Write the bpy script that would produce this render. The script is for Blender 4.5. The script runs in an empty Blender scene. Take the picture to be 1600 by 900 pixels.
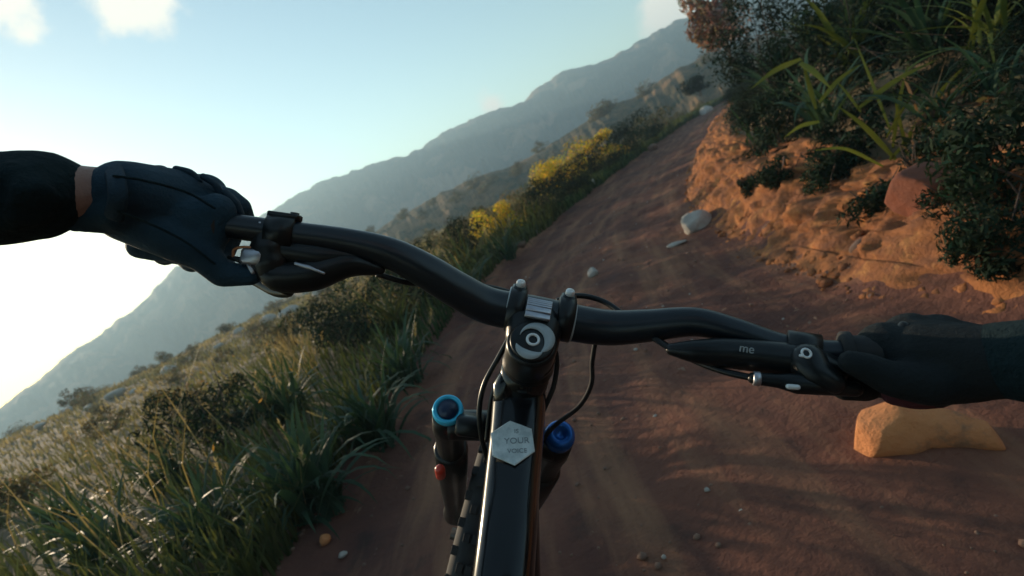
import bpy, math, random
import numpy as np
from mathutils import Vector, Matrix
random.seed(4); rng = np.random.default_rng(7)
S = bpy.context.scene; COL = S.collection
R_ = math.radians
# ------------------------------------------------------------------ camera
PITCH, ROLL, EYE = R_(10.55), R_(24), .95
CF = np.array([0, math.cos(PITCH), -math.sin(PITCH)])
_u = np.array([0, math.sin(PITCH), math.cos(PITCH)]); _r = np.array([1., 0, 0])
CU = _u*math.cos(ROLL) + _r*math.sin(ROLL)
CR = _r*math.cos(ROLL) - _u*math.sin(ROLL)
CP = np.array([0, 0, EYE])
cam = bpy.data.cameras.new('camera'); camo = bpy.data.objects.new('camera', cam); COL.objects.link(camo)
camo.matrix_world = Matrix([[CR[i], CU[i], -CF[i], CP[i]] for i in range(3)] + [[0, 0, 0, 1]])
cam.sensor_width = 36; cam.lens = 18; cam.clip_start = 0.02; cam.clip_end = 5000
cam.dof.use_dof = True; cam.dof.focus_distance = .5; cam.dof.aperture_fstop = 8.0
S.camera = camo
def D(v): return np.array(CR*v[0] + CU*v[1] + CF*v[2])            # camera-frame direction to world
def K(x, y, z): return CP + D((x, y, z))                          # camera-frame point to world
def P(px, py, d): return K((px-800)/800*d, -(py-450)/800*d, d)    # photo pixel at a depth
def G(px, py, z=0):
    v = D(((px-800)/800, -(py-450)/800, 1)); return CP + v*((z-EYE)/v[2])
# ------------------------------------------------------------------ light
SUN_AZ, SUN_EL = R_(-45), R_(10)                                   # azimuth clockwise from +Y
w = bpy.data.worlds.new('World'); S.world = w; w.use_nodes = True
nt = w.node_tree; nt.nodes.clear()
def N(t, ty, **kw):
    n = t.nodes.new(ty)
    for k, v in kw.items():
        if k in n.inputs: n.inputs[k].default_value = v
        else: setattr(n, k, v)
    return n
out = N(nt, 'ShaderNodeOutputWorld'); bg = N(nt, 'ShaderNodeBackground'); bg.inputs['Strength'].default_value = 0.125
sky = N(nt, 'ShaderNodeTexSky', sky_type='NISHITA'); sky.sun_disc = False
sky.sun_elevation = SUN_EL; sky.sun_rotation = SUN_AZ; sky.air_density = 1.0; sky.dust_density = .28; sky.ozone_density = .9; sky.altitude = 200
geo = N(nt, 'ShaderNodeTexCoord')
def cloud(direction, rad, scale, thr):
    d = N(nt, 'ShaderNodeVectorMath', operation='DISTANCE'); nt.links.new(geo.outputs['Generated'], d.inputs[0]); d.inputs[1].default_value = direction
    m = N(nt, 'ShaderNodeMapRange'); m.inputs['From Min'].default_value = rad; m.inputs['From Max'].default_value = 0
    nt.links.new(d.outputs['Value'], m.inputs['Value'])
    ns = N(nt, 'ShaderNodeTexNoise'); ns.inputs['Scale'].default_value = scale; ns.inputs['Detail'].default_value = 6; ns.inputs['Roughness'].default_value = .6
    nt.links.new(geo.outputs['Generated'], ns.inputs['Vector'])
    a = N(nt, 'ShaderNodeMath', operation='MULTIPLY_ADD'); a.inputs[1].default_value = .75
    nt.links.new(m.outputs[0], a.inputs[0]); nt.links.new(ns.outputs['Fac'], a.inputs[2])
    r = N(nt, 'ShaderNodeMapRange'); r.inputs['From Min'].default_value = thr; r.inputs['From Max'].default_value = thr+.30
    r.interpolation_type = 'SMOOTHSTEP'; nt.links.new(a.outputs[0], r.inputs['Value'])
    return r.outputs[0]
def ndir(px, py):
    v = D(((px-800)/800, -(py-450)/800, 1)); return tuple(v/np.linalg.norm(v))
last = sky.outputs[0]
for (px, py, rad, sc, th) in [(190, 12, .115, 12, .82), (42, 55, .05, 20, .86), (5, 5, .10, 12, .84), (1035, 10, .09, 10, .78), (775, 165, .07, 14, .86)]:
    mx = N(nt, 'ShaderNodeMix', data_type='RGBA'); f = cloud(ndir(px, py), rad, sc, th)
    nt.links.new(f, mx.inputs[0]); nt.links.new(last, mx.inputs[6]); mx.inputs[7].default_value = (4.6, 4.3, 4.3, 1)
    last = mx.outputs[2]
tn_ = N(nt, 'ShaderNodeMix', data_type='RGBA', blend_type='MULTIPLY'); tn_.inputs[0].default_value = 1; tn_.inputs[7].default_value = (.95, 1.0, .89, 1); nt.links.new(last, tn_.inputs[6]); last = tn_.outputs[2]
nt.links.new(last, bg.inputs['Color']); nt.links.new(bg.outputs[0], out.inputs[0])
sl = bpy.data.lights.new('sun', 'SUN'); sl.energy = 4.0; sl.angle = R_(.5); sl.color = (1, .78, .53)
so = bpy.data.objects.new('sun', sl); COL.objects.link(so)
sdir = Vector((math.sin(SUN_AZ)*math.cos(SUN_EL), math.cos(SUN_AZ)*math.cos(SUN_EL), math.sin(SUN_EL)))
so.rotation_euler = sdir.to_track_quat('Z', 'Y').to_euler()
S.view_settings.view_transform = 'Standard'; S.view_settings.look = 'None'; S.view_settings.gamma = 1
S.view_settings.exposure = 1.0
S.cycles.use_denoising = True; S.cycles.volume_bounces = 0; S.cycles.max_bounces = 6; S.cycles.transparent_max_bounces = 6
# ------------------------------------------------------------------ helpers
def vhash(ix, iy, seed):
    h = (ix.astype(np.int64)*374761393 + iy.astype(np.int64)*668265263 + seed*1442695041) & 0xffffffff
    h = ((h ^ (h >> 13))*1274126177) & 0xffffffff
    return ((h ^ (h >> 16)) & 0xffff)/65535.0
def vnoise(x, y, seed=0):
    ix = np.floor(x); iy = np.floor(y); fx = x-ix; fy = y-iy
    fx = fx*fx*(3-2*fx); fy = fy*fy*(3-2*fy)
    a = vhash(ix, iy, seed); b = vhash(ix+1, iy, seed); c = vhash(ix, iy+1, seed); d = vhash(ix+1, iy+1, seed)
    return (a*(1-fx)+b*fx)*(1-fy) + (c*(1-fx)+d*fx)*fy
def fbm(x, y, o=4, seed=0):
    x = np.asarray(x, float); y = np.asarray(y, float); s = np.zeros(np.broadcast(x, y).shape); a = .5
    for i in range(o): s += a*(vnoise(x, y, seed+i*17)-.5)*2; x = x*2.03+11.3; y = y*2.03+5.7; a *= .5
    return s
def sstep(x): x = np.clip(x, 0, 1); return x*x*(3-2*x)
ORIGIN = {}
def set_props(o, label=None, cat=None, group=None, kind=None):
    for k, v in (('label', label), ('category', cat), ('group', group), ('kind', kind)):
        if v: o[k] = v
    return o
def root(name, loc, label, cat, group=None):
    o = bpy.data.objects.new(name, None); o.empty_display_size = .1; COL.objects.link(o); o.location = loc
    ORIGIN[o.name] = np.array(loc, float); set_props(o, label, cat, group); return o
def link(name, me, parent=None):
    o = bpy.data.objects.new(name, me); COL.objects.link(o)
    if parent is not None: o.parent = parent; ORIGIN[o.name] = ORIGIN.get(parent.name, np.zeros(3))
    return o
def mesh_np(name, V, F, mat, smooth=True, tint=None):
    V = np.asarray(V, np.float32); me = bpy.data.meshes.new(name)
    if isinstance(F, list) and len({len(f) for f in F}) > 1: me.from_pydata([tuple(map(float, v)) for v in V], [], [tuple(map(int, f)) for f in F])
    else:
        F = np.asarray(F, np.int32); k = F.shape[1]
        me.vertices.add(len(V)); me.vertices.foreach_set('co', V.ravel())
        me.loops.add(F.size); me.loops.foreach_set('vertex_index', F.ravel())
        me.polygons.add(len(F)); me.polygons.foreach_set('loop_start', np.arange(0, F.size, k, dtype=np.int32))
        me.update(calc_edges=True)
    if smooth: me.polygons.foreach_set('use_smooth', np.ones(len(me.polygons), bool))
    if tint is not None:
        a = me.color_attributes.new('tint', 'FLOAT_COLOR', 'POINT'); c = np.ones((len(V), 4), np.float32); c[:, :3] = tint; a.data.foreach_set('color', c.ravel())
    if mat: me.materials.append(mat)
    me.update(); return me
def part(name, V, F, mat, parent, smooth=True, label=None):
    o = link(name, None, parent) if False else None
    off = ORIGIN.get(parent.name, np.zeros(3)) if parent is not None else np.zeros(3)
    o = link(name, mesh_np(name, np.asarray(V)-off, F, mat, smooth), parent)
    if label: o['label'] = label
    return o
def single(name, V, F, mat, label, cat, group=None, smooth=True, kind=None, tint=None):
    V = np.asarray(V, float); c = V.mean(0); c[2] = V[:, 2].min()
    if kind: c = np.zeros(3)
    o = link(name, mesh_np(name, V-c, F, mat, smooth, tint)); o.location = c
    return set_props(o, label, cat, group, kind)
class MB:                                                            # collects shapes into one mesh
    def __init__(s): s.V = []; s.F = []
    def add(s, V, F):
        n = len(s.V); s.V += [tuple(v) for v in V]; s.F += [tuple(int(i)+n for i in f) for f in F]; return s
    def build(s, name, mat, parent, smooth=True, label=None): return part(name, np.array(s.V), s.F, mat, parent, smooth, label)
def nrm(v): v = np.asarray(v, float); return v/(np.linalg.norm(v)+1e-12)
def frame(t, up=None):
    t = nrm(t); up = np.array([0, 0, 1.]) if up is None else np.asarray(up, float)
    if abs(t@nrm(up)) > .98: up = np.array([0, 1., 0])
    a = nrm(np.cross(up, t)); b = np.cross(t, a); return a, b
def spline(pts, n):
    p = np.asarray(pts, float); p = np.vstack([2*p[0]-p[1], p, 2*p[-1]-p[-2]]); o = []
    for i in range(1, len(p)-2):
        for k in range(n):
            t = k/n; o.append(.5*((2*p[i])+(-p[i-1]+p[i+1])*t+(2*p[i-1]-5*p[i]+4*p[i+1]-p[i+2])*t*t+(-p[i-1]+3*p[i]-3*p[i+1]+p[i+2])*t**3))
    o.append(p[-2]); return np.array(o)
def tube(pts, rad, seg=16, cap=True, sx=1., sy=1., up=None, power=2., roundcap=False):
    pts = np.asarray(pts, float); n = len(pts); rad = np.broadcast_to(rad, n).astype(float)
    a, b = frame(pts[1]-pts[0], up); V = []; F = []
    if roundcap:
        t0 = nrm(pts[0]-pts[1]); t1 = nrm(pts[-1]-pts[-2]); pre = [(pts[0]+t0*rad[0]*math.sin(q), rad[0]*math.cos(q)) for q in (1.35, .95, .5)]
        post = [(pts[-1]+t1*rad[-1]*math.sin(q), rad[-1]*math.cos(q)) for q in (.5, .95, 1.35)]
        pts = np.array([q[0] for q in pre]+list(pts)+[q[0] for q in post]); rad = np.array([q[1] for q in pre]+list(rad)+[q[1] for q in post]); n = len(pts)
    for i in range(n):
        t = nrm(pts[min(i+1, n-1)]-pts[max(i-1, 0)])
        a = nrm(a-t*(a@t)); b = np.cross(t, a)
        for k in range(seg):
            q = 2*math.pi*k/seg; c, s = math.cos(q), math.sin(q)
            c = math.copysign(abs(c)**(2/power), c); s = math.copysign(abs(s)**(2/power), s)
            V.append(pts[i]+(a*c*sx+b*s*sy)*rad[i])
        if i:
            for k in range(seg):
                k2 = (k+1) % seg; F.append(((i-1)*seg+k, (i-1)*seg+k2, i*seg+k2, i*seg+k))
    if cap: F.append(tuple(range(seg))[::-1]); F.append(tuple((n-1)*seg+k for k in range(seg)))
    return V, F
def lathe(c, ax, prof, seg=24, up=None, closed=True):                # prof: (height along ax, radius)
    c = np.asarray(c, float); ax = nrm(ax); a, b = frame(ax, up); V = []; F = []
    for i, (h, r) in enumerate(prof):
        for k in range(seg):
            q = 2*math.pi*k/seg; V.append(c+ax*h+(a*math.cos(q)+b*math.sin(q))*r)
        if i:
            for k in range(seg): k2 = (k+1) % seg; F.append(((i-1)*seg+k, (i-1)*seg+k2, i*seg+k2, i*seg+k))
    if closed: F.append(tuple(range(seg))[::-1]); F.append(tuple((len(prof)-1)*seg+k for k in range(seg)))
    return V, F
def ring(c, ax, R, r, seg=48, sm=10, noise=None, sq=1.):
    c = np.asarray(c, float); ax = nrm(ax); a, b = frame(ax); V = []; F = []
    for i in range(seg):
        q = 2*math.pi*i/seg; e = a*math.cos(q)+b*math.sin(q)
        for k in range(sm):
            p = 2*math.pi*k/sm; V.append(c+e*(R+r*math.cos(p))+ax*r*sq*math.sin(p))
    for i in range(seg):
        for k in range(sm):
            F.append((i*sm+k, ((i+1) % seg)*sm+k, ((i+1) % seg)*sm+(k+1) % sm, i*sm+(k+1) % sm))
    return V, F
def box(c, ax, ay, az, bev=.15):                                     # half-vectors; chamfered
    c, ax, ay, az = (np.asarray(q, float) for q in (c, ax, ay, az)); V = []; F = []
    prof = []
    m = min(np.linalg.norm(ax), np.linalg.norm(ay), np.linalg.norm(az))*bev
    lx, ly, lz = (np.linalg.norm(q) for q in (ax, ay, az)); ux, uy, uz = ax/lx, ay/ly, az/lz
    def oct(x, y): return [(x, y-m), (x-m, y), (-x+m, y), (-x, y-m), (-x, -y+m), (-x+m, -y), (x-m, -y), (x, -y+m)]
    for z, i in ((-lz, m), (-lz+m, 0), (lz-m, 0), (lz, m)):
        for (x, y) in oct(lx-i, ly-i): V.append(c+ux*x+uy*y+uz*z)
    for r in range(3):
        for k in range(8): F.append((r*8+k, r*8+(k+1) % 8, r*8+8+(k+1) % 8, r*8+8+k))
    F.append(tuple(range(8))[::-1]); F.append(tuple(24+k for k in range(8)))
    return V, F
def blob(name, caps, voxel, mat, parent, smooth=6):
    """one continuous skin grown over tapered limb segments (a, ra, b, rb)"""
    m = MB()
    for (a, ra, b, rb) in caps:
        a = np.asarray(a, float); b = np.asarray(b, float)
        if np.linalg.norm(b-a) < 1e-5: b = a+np.array([0, 0, 1e-3])
        m.add(*tube([a+(b-a)*t for t in (0, .25, .5, .75, 1)], [ra+(rb-ra)*t for t in (0, .25, .5, .75, 1)], 16, roundcap=True))
    off = ORIGIN.get(parent.name, np.zeros(3)); me = mesh_np(name, np.array(m.V)-off, m.F, mat)
    o = bpy.data.objects.new('temporary', me); COL.objects.link(o)
    md = o.modifiers.new('r', 'REMESH'); md.mode = 'VOXEL'; md.voxel_size = voxel; md.use_smooth_shade = True
    sm = o.modifiers.new('s', 'SMOOTH'); sm.factor = .5; sm.iterations = smooth
    bpy.context.view_layer.update(); dg = bpy.context.evaluated_depsgraph_get()
    me2 = bpy.data.meshes.new_from_object(o.evaluated_get(dg)); bpy.data.objects.remove(o)
    me2.materials.clear(); me2.materials.append(mat); me2.polygons.foreach_set('use_smooth', np.ones(len(me2.polygons), bool))
    return link(name, me2, parent)
def text_on(name, s, c, right, up, size, mat, parent, depth=.0003):
    cu = bpy.data.curves.new('t', 'FONT'); cu.body = s; cu.size = size; cu.extrude = depth; cu.align_x = 'CENTER'; cu.align_y = 'CENTER'
    o = bpy.data.objects.new('temporary', cu); COL.objects.link(o); bpy.context.view_layer.update()
    me = bpy.data.meshes.new_from_object(o.evaluated_get(bpy.context.evaluated_depsgraph_get())); bpy.data.objects.remove(o)
    right = nrm(right); n = nrm(np.cross(right, up)); up = np.cross(n, right)
    V = np.array([np.array(c)+right*v.co.x+up*v.co.y+n*v.co.z for v in me.vertices]); F = [tuple(p.vertices) for p in me.polygons]
    return part(name, V, F, mat, parent, False)
# ------------------------------------------------------------------ materials
def mat(name, col, rough=.6, metal=0., noise=None, col2=None, scale=8., bump=0., bscale=30., coat=0., coord='Object', spec=.5, thr=(.35, .65), detail=6, rand=0., col3=None, scale3=3., thr3=(.55, .65)):
    m = bpy.data.materials.new(name); m.use_nodes = True; t = m.node_tree; b = t.nodes['Principled BSDF']
    b.inputs['Roughness'].default_value = rough; b.inputs['Metallic'].default_value = metal; b.inputs['Coat Weight'].default_value = coat; b.inputs['Specular IOR Level'].default_value = spec
    tc = N(t, 'ShaderNodeTexCoord'); v = tc.outputs[coord]; cur = None
    rgb = N(t, 'ShaderNodeRGB'); rgb.outputs[0].default_value = (*col, 1); cur = rgb.outputs[0]
    def mixin(cur, c2, sc, th):
        n = N(t, 'ShaderNodeTexNoise'); n.inputs['Scale'].default_value = sc; n.inputs['Detail'].default_value = detail; n.inputs['Roughness'].default_value = .62; t.links.new(v, n.inputs['Vector'])
        r = N(t, 'ShaderNodeMapRange'); r.inputs['From Min'].default_value, r.inputs['From Max'].default_value = th; t.links.new(n.outputs['Fac'], r.inputs['Value'])
        x = N(t, 'ShaderNodeMix', data_type='RGBA'); t.links.new(r.outputs[0], x.inputs[0]); t.links.new(cur, x.inputs[6]); x.inputs[7].default_value = (*c2, 1); return x.outputs[2]
    if col2: cur = mixin(cur, col2, scale, thr)
    if col3: cur = mixin(cur, col3, scale3, thr3)
    if rand:
        oi = N(t, 'ShaderNodeObjectInfo'); h = N(t, 'ShaderNodeHueSaturation'); r = N(t, 'ShaderNodeMapRange'); r.inputs['To Min'].default_value = 1-rand; r.inputs['To Max'].default_value = 1+rand
        t.links.new(oi.outputs['Random'], r.inputs['Value']); t.links.new(r.outputs[0], h.inputs['Value']); t.links.new(cur, h.inputs['Color']); cur = h.outputs[0]
    t.links.new(cur, b.inputs['Base Color'])
    if bump:
        n = N(t, 'ShaderNodeTexNoise'); n.inputs['Scale'].default_value = bscale; n.inputs['Detail'].default_value = 8; n.inputs['Roughness'].default_value = .65; t.links.new(v, n.inputs['Vector'])
        bp = N(t, 'ShaderNodeBump'); bp.inputs['Strength'].default_value = bump; bp.inputs['Distance'].default_value = .02; t.links.new(n.outputs['Fac'], bp.inputs['Height']); t.links.new(bp.outputs[0], b.inputs['Normal'])
    return m
def leafmat(name, col, col2=None, trans=.35, rand=.25, tint=False, rough=.55):
    m = mat(name, col, rough, col2=col2, scale=3., rand=rand, spec=.10); t = m.node_tree; b = t.nodes['Principled BSDF']; o = t.nodes['Material Output']
    src = b.inputs['Base Color'].links[0].from_socket
    if tint:
        a = N(t, 'ShaderNodeVertexColor', layer_name='tint'); x = N(t, 'ShaderNodeMix', data_type='RGBA', blend_type='MULTIPLY'); x.inputs[0].default_value = 1
        t.links.new(src, x.inputs[6]); t.links.new(a.outputs[0], x.inputs[7]); src = x.outputs[2]; t.links.new(src, b.inputs['Base Color'])
    tr = N(t, 'ShaderNodeBsdfTranslucent'); br = N(t, 'ShaderNodeMix', data_type='RGBA', blend_type='MULTIPLY'); br.inputs[0].default_value = 1; br.inputs[7].default_value = (1.5, 1.35, .7, 1)
    t.links.new(src, br.inputs[6]); t.links.new(br.outputs[2], tr.inputs[0])
    x = N(t, 'ShaderNodeMixShader'); x.inputs[0].default_value = trans; t.links.new(b.outputs[0], x.inputs[1]); t.links.new(tr.outputs[0], x.inputs[2]); t.links.new(x.outputs[0], o.inputs[0])
    return m
M = dict(
    trail=mat('trail_earth', (.19, .102, .070), .9, col2=(.105, .060, .046), scale=1.6, bump=.9, bscale=22, col3=(.27, .14, .075), scale3=.9, thr3=(.5, .75), spec=.2),
    bank=mat('bank_earth', (.43, .165, .060), .92, col2=(.20, .085, .048), scale=6.5, bump=1., bscale=38, col3=(.52, .24, .085), scale3=9., thr3=(.55, .72), spec=.2),
    ground=mat('hillside_earth', (.24, .165, .105), .95, col2=(.12, .10, .06), scale=.7, bump=.6, bscale=8, col3=(.15, .10, .06), scale3=.22, thr3=(.5, .7), spec=.1),
    mountain=mat('mountain_rock', (.10, .085, .06), .95, col2=(.045, .055, .042), scale=.09, thr=(.36, .64), col3=(.26, .17, .11), scale3=.03, thr3=(.53, .62), detail=12, spec=.1),
    hill=mat('hill_scrub', (.12, .085, .045), .95, col2=(.040, .046, .024), scale=.45, thr=(.44, .58), col3=(.24, .14, .07), scale3=.12, thr3=(.5, .62), detail=10, spec=.1),
    bar=mat('bar_black', (.007, .011, .016), .30, bump=.05, bscale=400, spec=.5),
    gloss=mat('frame_gloss_black', (.004, .005, .006), .2, coat=.25, spec=.35, col2=(.009, .010, .012), scale=14, col3=(.045, .034, .028), scale3=22., thr3=(.60, .82)),
    satin=mat('satin_black', (.006, .008, .009), .33, spec=.35, col2=(.012, .013, .014), scale=30, col3=(.028, .024, .021), scale3=26., thr3=(.62, .84)),
    rubber=mat('rubber', (.016, .016, .017), .8, col2=(.045, .036, .030), scale=18, thr=(.45, .8)),
    silver=mat('brushed_silver', (.52, .52, .55), .38, .85, col2=(.42, .42, .46), scale=60),
    white=mat('white_bolt', (.78, .77, .75), .3, .2),
    emblem=mat('grey_emblem', (.42, .45, .45), .45, col2=(.34, .37, .38), scale=40),
    badge=mat('badge_metal', (.74, .79, .77), .4, .05, col2=(.46, .52, .51), scale=90, bump=.15, bscale=300),
    badgemark=mat('badge_mark', (.26, .29, .29), .5, .3),
    cyan=mat('anodised_cyan', (.06, .55, .82), .25, .3), blue=mat('anodised_blue', (.008, .11, .40), .25, .4),
    navy=mat('navy_cap', (.006, .02, .06), .3), red=mat('red_dial', (.62, .055, .03), .35), copper=mat('copper_lever', (.55, .22, .10), .3, .7),
    glove=mat('glove_navy', (.016, .050, .078), .75, col2=(.011, .034, .056), scale=30, bump=.35, bscale=260, spec=.3),  # left glove, lightened for the veiling glare over that hand
    gloveshade=mat('glove_navy_shaded', (.009, .013, .015), .78, col2=(.006, .009, .010), scale=30, bump=.35, bscale=260, spec=.3),  # right glove of the same pair, its shade put into the colour
    darkred=mat('dark_red_fabric', (.07, .010, .014), .8, bump=.3, bscale=300),
    glovedark=mat('glove_navy_panel', (.012, .034, .054), .7, bump=.3, bscale=300, spec=.3),
    sleeve=mat('sleeve_dark', (.014, .036, .042), .85, col2=(.008, .022, .027), scale=10, bump=1., bscale=60, spec=.2),
    trousers=mat('trousers_dark', (.02, .02, .022), .85, bump=.4, bscale=60), helmet=mat('helmet_black', (.02, .02, .022), .35),
    skin=mat('skin', (.36, .21, .16), .5, col2=(.28, .15, .11), scale=60, bump=.3, bscale=300),
    stone=mat('pale_stone', (.46, .42, .37), .85, col2=(.34, .30, .26), scale=9, bump=.6, bscale=24),
    stonebrown=mat('brown_stone', (.24, .14, .095), .88, col2=(.16, .09, .065), scale=9, bump=.6, bscale=24),
    stonetan=mat('tan_stone', (.66, .255, .09), .85, col2=(.52, .19, .07), scale=7, bump=.9, bscale=22, col3=(.30, .14, .07), scale3=13.),
    stonered=mat('red_stone', (.22, .062, .028), .88, col2=(.12, .045, .03), scale=6, bump=.6, bscale=18),
    strap=leafmat('strap_leaf', (.030, .066, .042), (.05, .085, .05), .3),
    strapbright=leafmat('bright_leaf', (.115, .135, .030), (.06, .09, .028), .25),
    drypink=leafmat('dry_leaf', (.30, .19, .135), (.22, .13, .10), .25),
    straw=leafmat('straw', (.36, .29, .16), (.28, .21, .11), .35, tint=True),
    grass=leafmat('grass_blades', (.055, .080, .036), None, .28, rough=.8, tint=True),
    yellow=leafmat('yellow_bush_leaf', (.78, .60, .06), (.5, .40, .05), .5, tint=True),
    dark=leafmat('dark_shrub_leaf', (.016, .029, .019), None, .14, tint=True, rough=.8),
    olive=leafmat('olive_scrub_leaf', (.115, .10, .058), None, .3, tint=True),
    pink=leafmat('dry_pink_leaf', (.38, .265, .275), None, .3, tint=True),
    twig=mat('twig_bark', (.09, .06, .045), .9, col2=(.05, .035, .03), scale=40),
)
def trail_material():
    m = mat('trail_earth', (.22, .092, .060), .92, col2=(.105, .050, .042), scale=1.5, bump=1., bscale=30, col3=(.075, .045, .038), scale3=5., thr3=(.56, .72), spec=.15); t = m.node_tree; b = t.nodes['Principled BSDF']
    src = b.inputs['Base Color'].links[0].from_socket; uv = N(t, 'ShaderNodeUVMap'); mp = N(t, 'ShaderNodeMapping'); mp.inputs['Scale'].default_value = (.35, 3.2, 1); t.links.new(uv.outputs[0], mp.inputs[0])
    n = N(t, 'ShaderNodeTexNoise'); n.inputs['Scale'].default_value = 1.6; n.inputs['Detail'].default_value = 7; n.inputs['Roughness'].default_value = .6; t.links.new(mp.outputs[0], n.inputs['Vector'])
    r = N(t, 'ShaderNodeMapRange'); r.inputs['From Min'].default_value = .48; r.inputs['From Max'].default_value = .72; t.links.new(n.outputs['Fac'], r.inputs['Value'])
    x = N(t, 'ShaderNodeMix', data_type='RGBA'); t.links.new(r.outputs[0], x.inputs[0]); t.links.new(src, x.inputs[6]); x.inputs[7].default_value = (.33, .165, .095, 1); t.links.new(x.outputs[2], b.inputs['Base Color']); return m
M['trail'] = trail_material()
# ------------------------------------------------------------------ terrain
CL = spline([(-.6, -30), (-.3, -12), (-.02, -5), (.08, -1.5), (.13, 1.2), (.22, 2.5), (.48, 3.8), (1.2, 6.2), (2.65, 9.3), (4.8, 13.2), (11.8, 25.5), (18.5, 36), (27, 46), (42, 54), (80, 62), (200, 80), (700, 120)], 24)*np.array([.95, .95])
seg = np.linalg.norm(np.diff(CL, axis=0), axis=1); CS = np.concatenate([[0], np.cumsum(seg)])
S0 = CS[np.argmin(np.linalg.norm(CL-np.array([.13, 1.2]), axis=1))]
def cl_at(s):
    s = np.asarray(s, float)+S0; x = np.interp(s, CS, CL[:, 0]); y = np.interp(s, CS, CL[:, 1])
    e = .15; tx = np.interp(s+e, CS, CL[:, 0])-np.interp(s-e, CS, CL[:, 0]); ty = np.interp(s+e, CS, CL[:, 1])-np.interp(s-e, CS, CL[:, 1])
    l = np.hypot(tx, ty); return x, y, tx/l, ty/l
def sd_to_xy(s, d): x, y, tx, ty = cl_at(s); return x+ty*d, y-tx*d          # d positive = uphill, right of travel
def xy_to_sd(x, y):
    x = np.ravel(x); y = np.ravel(y); ss = np.empty(len(x)); dd = np.empty(len(x))
    A = CL[:-1]; B = CL[1:]; AB = B-A; L2 = (AB**2).sum(1)
    for i in range(0, len(x), 4000):
        p = np.stack([x[i:i+4000], y[i:i+4000]], 1); t = np.clip(((p[:, None]-A[None])*AB[None]).sum(2)/L2, 0, 1)
        q = A[None]+t[..., None]*AB[None]; v = p[:, None]-q; d2 = (v**2).sum(2); j = d2.argmin(1); r = np.arange(len(p))
        ss[i:i+4000] = CS[j]+t[r, j]*seg[j]-S0; cr = AB[j, 0]*v[r, j, 1]-AB[j, 1]*v[r, j, 0]; dd[i:i+4000] = -np.sign(cr)*np.sqrt(d2[r, j])
    return ss, dd
HW = 1.07
def zprof(s, d, x, y):
    a = -d; hw = HW+.10*fbm(s*.8, s*0, 3, 5)
    z = .05*fbm(x*1.3, y*1.3, 4, 3)*np.where(np.abs(d) < 1.2, 1, 0)
    z = z+.05*np.clip(np.abs(d)-.5, 0, .7)**2
    l = np.clip(a-hw, 0, None)                                      # downhill side
    z = z+.12*sstep(l/.35)-.05*np.clip(l-.4, 0, 5)-.012*np.clip(l-5, 0, 38)-.24*np.clip(l-43, 0, 80)-.05*np.clip(l-90, 0, 300)
    z = z+np.where(l > 0, (.10*fbm(x*.9, y*.9, 4, 9)+.55*fbm(x*.09, y*.09, 4, 31)*np.clip(l/12, 0, 1)+3*fbm(x*.02, y*.02, 3, 33)*np.clip(l/90, 0, 1))*np.clip(l*3, 0, 1), 0)
    r = np.clip(d-hw, 0, None)                                      # uphill bank
    bh = .27+.14*fbm(s*.7, s*0, 3, 21); bw = .50+.12*fbm(s*.7, s*0, 2, 22)
    z = z+bh*sstep(r/bw)+.30*np.clip(r-bw, 0, 14)+.25*np.clip(r-bw-14, 0, 60)
    z = z+np.where(r > 0, .16*fbm(x*.7, y*.7, 4, 12)*np.clip(r*2, 0, 1), 0)
    return z
def zg(x, y):
    sh = np.shape(x); s, d = xy_to_sd(x, y); return zprof(s, d, np.ravel(x), np.ravel(y)).reshape(sh)
def grid_faces(n, m, wrap=False):
    i, j = np.meshgrid(np.arange(n-1), np.arange(m if wrap else m-1), indexing='ij'); j2 = (j+1) % m
    return np.stack([i*m+j, i*m+j2, (i+1)*m+j2, (i+1)*m+j], -1).reshape(-1, 4)
rr = np.geomspace(.35, 640, 250); th = np.linspace(0, 2*np.pi, 400, endpoint=False)
gx = rr[:, None]*np.sin(th)[None]; gy = rr[:, None]*np.cos(th)[None]
s_, d_ = xy_to_sd(gx, gy); gz = zprof(s_, d_, gx.ravel(), gy.ravel())
gz -= np.where((np.abs(d_) < 1.5) | ((d_ > 0) & (d_ < 2.0)), .09, 0)*np.clip(60/np.hypot(gx, gy).ravel(), 0, 1)
gV = np.vstack([np.stack([gx.ravel(), gy.ravel(), gz], 1)])
gF = grid_faces(250, 400, True)[:, ::-1]
set_props(link('ground', mesh_np('ground', gV, gF, M['ground'])), kind='structure')
sv = np.concatenate([np.arange(-3, .8, .06), np.arange(.8, 6, .024), np.arange(6, 10, .045), np.geomspace(10, 62, 190)])
dv = np.linspace(-1.5, 1.3, 66)
def sheet(name, dv, m, lift, extra=None):
    ss, dd = np.meshgrid(sv, dv, indexing='ij'); x, y = sd_to_xy(ss, dd)
    z = zprof(ss.ravel(), dd.ravel(), x.ravel(), y.ravel())+lift
    V = np.stack([x.ravel(), y.ravel(), z], 1)
    if extra is not None: V = V+extra(ss.ravel(), dd.ravel(), V)
    fc = grid_faces(len(sv), len(dv))[:, ::-1]; me = mesh_np(name, V, fc, m); uv = me.uv_layers.new(name='UVMap'); q = np.stack([ss.ravel(), dd.ravel()], 1)[fc.ravel()].astype(np.float32); uv.data.foreach_set('uv', q.ravel())
    return set_props(link(name, me), kind='structure')
def trail_detail(s, d, V):
    o = np.zeros_like(V); x, y = V[:, 0], V[:, 1]
    e = np.clip((d+1.5)/.25, 0, 1)
    o[:, 2] = .022*fbm(x*6, y*6, 5, 41)+.035*fbm(x*2.2, y*2.2, 3, 43)+.020*fbm(s*.5, d*4.5, 4, 47)-.02*np.exp(-((d+.35)/.18)**2)-.12*(1-e); return o
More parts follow.
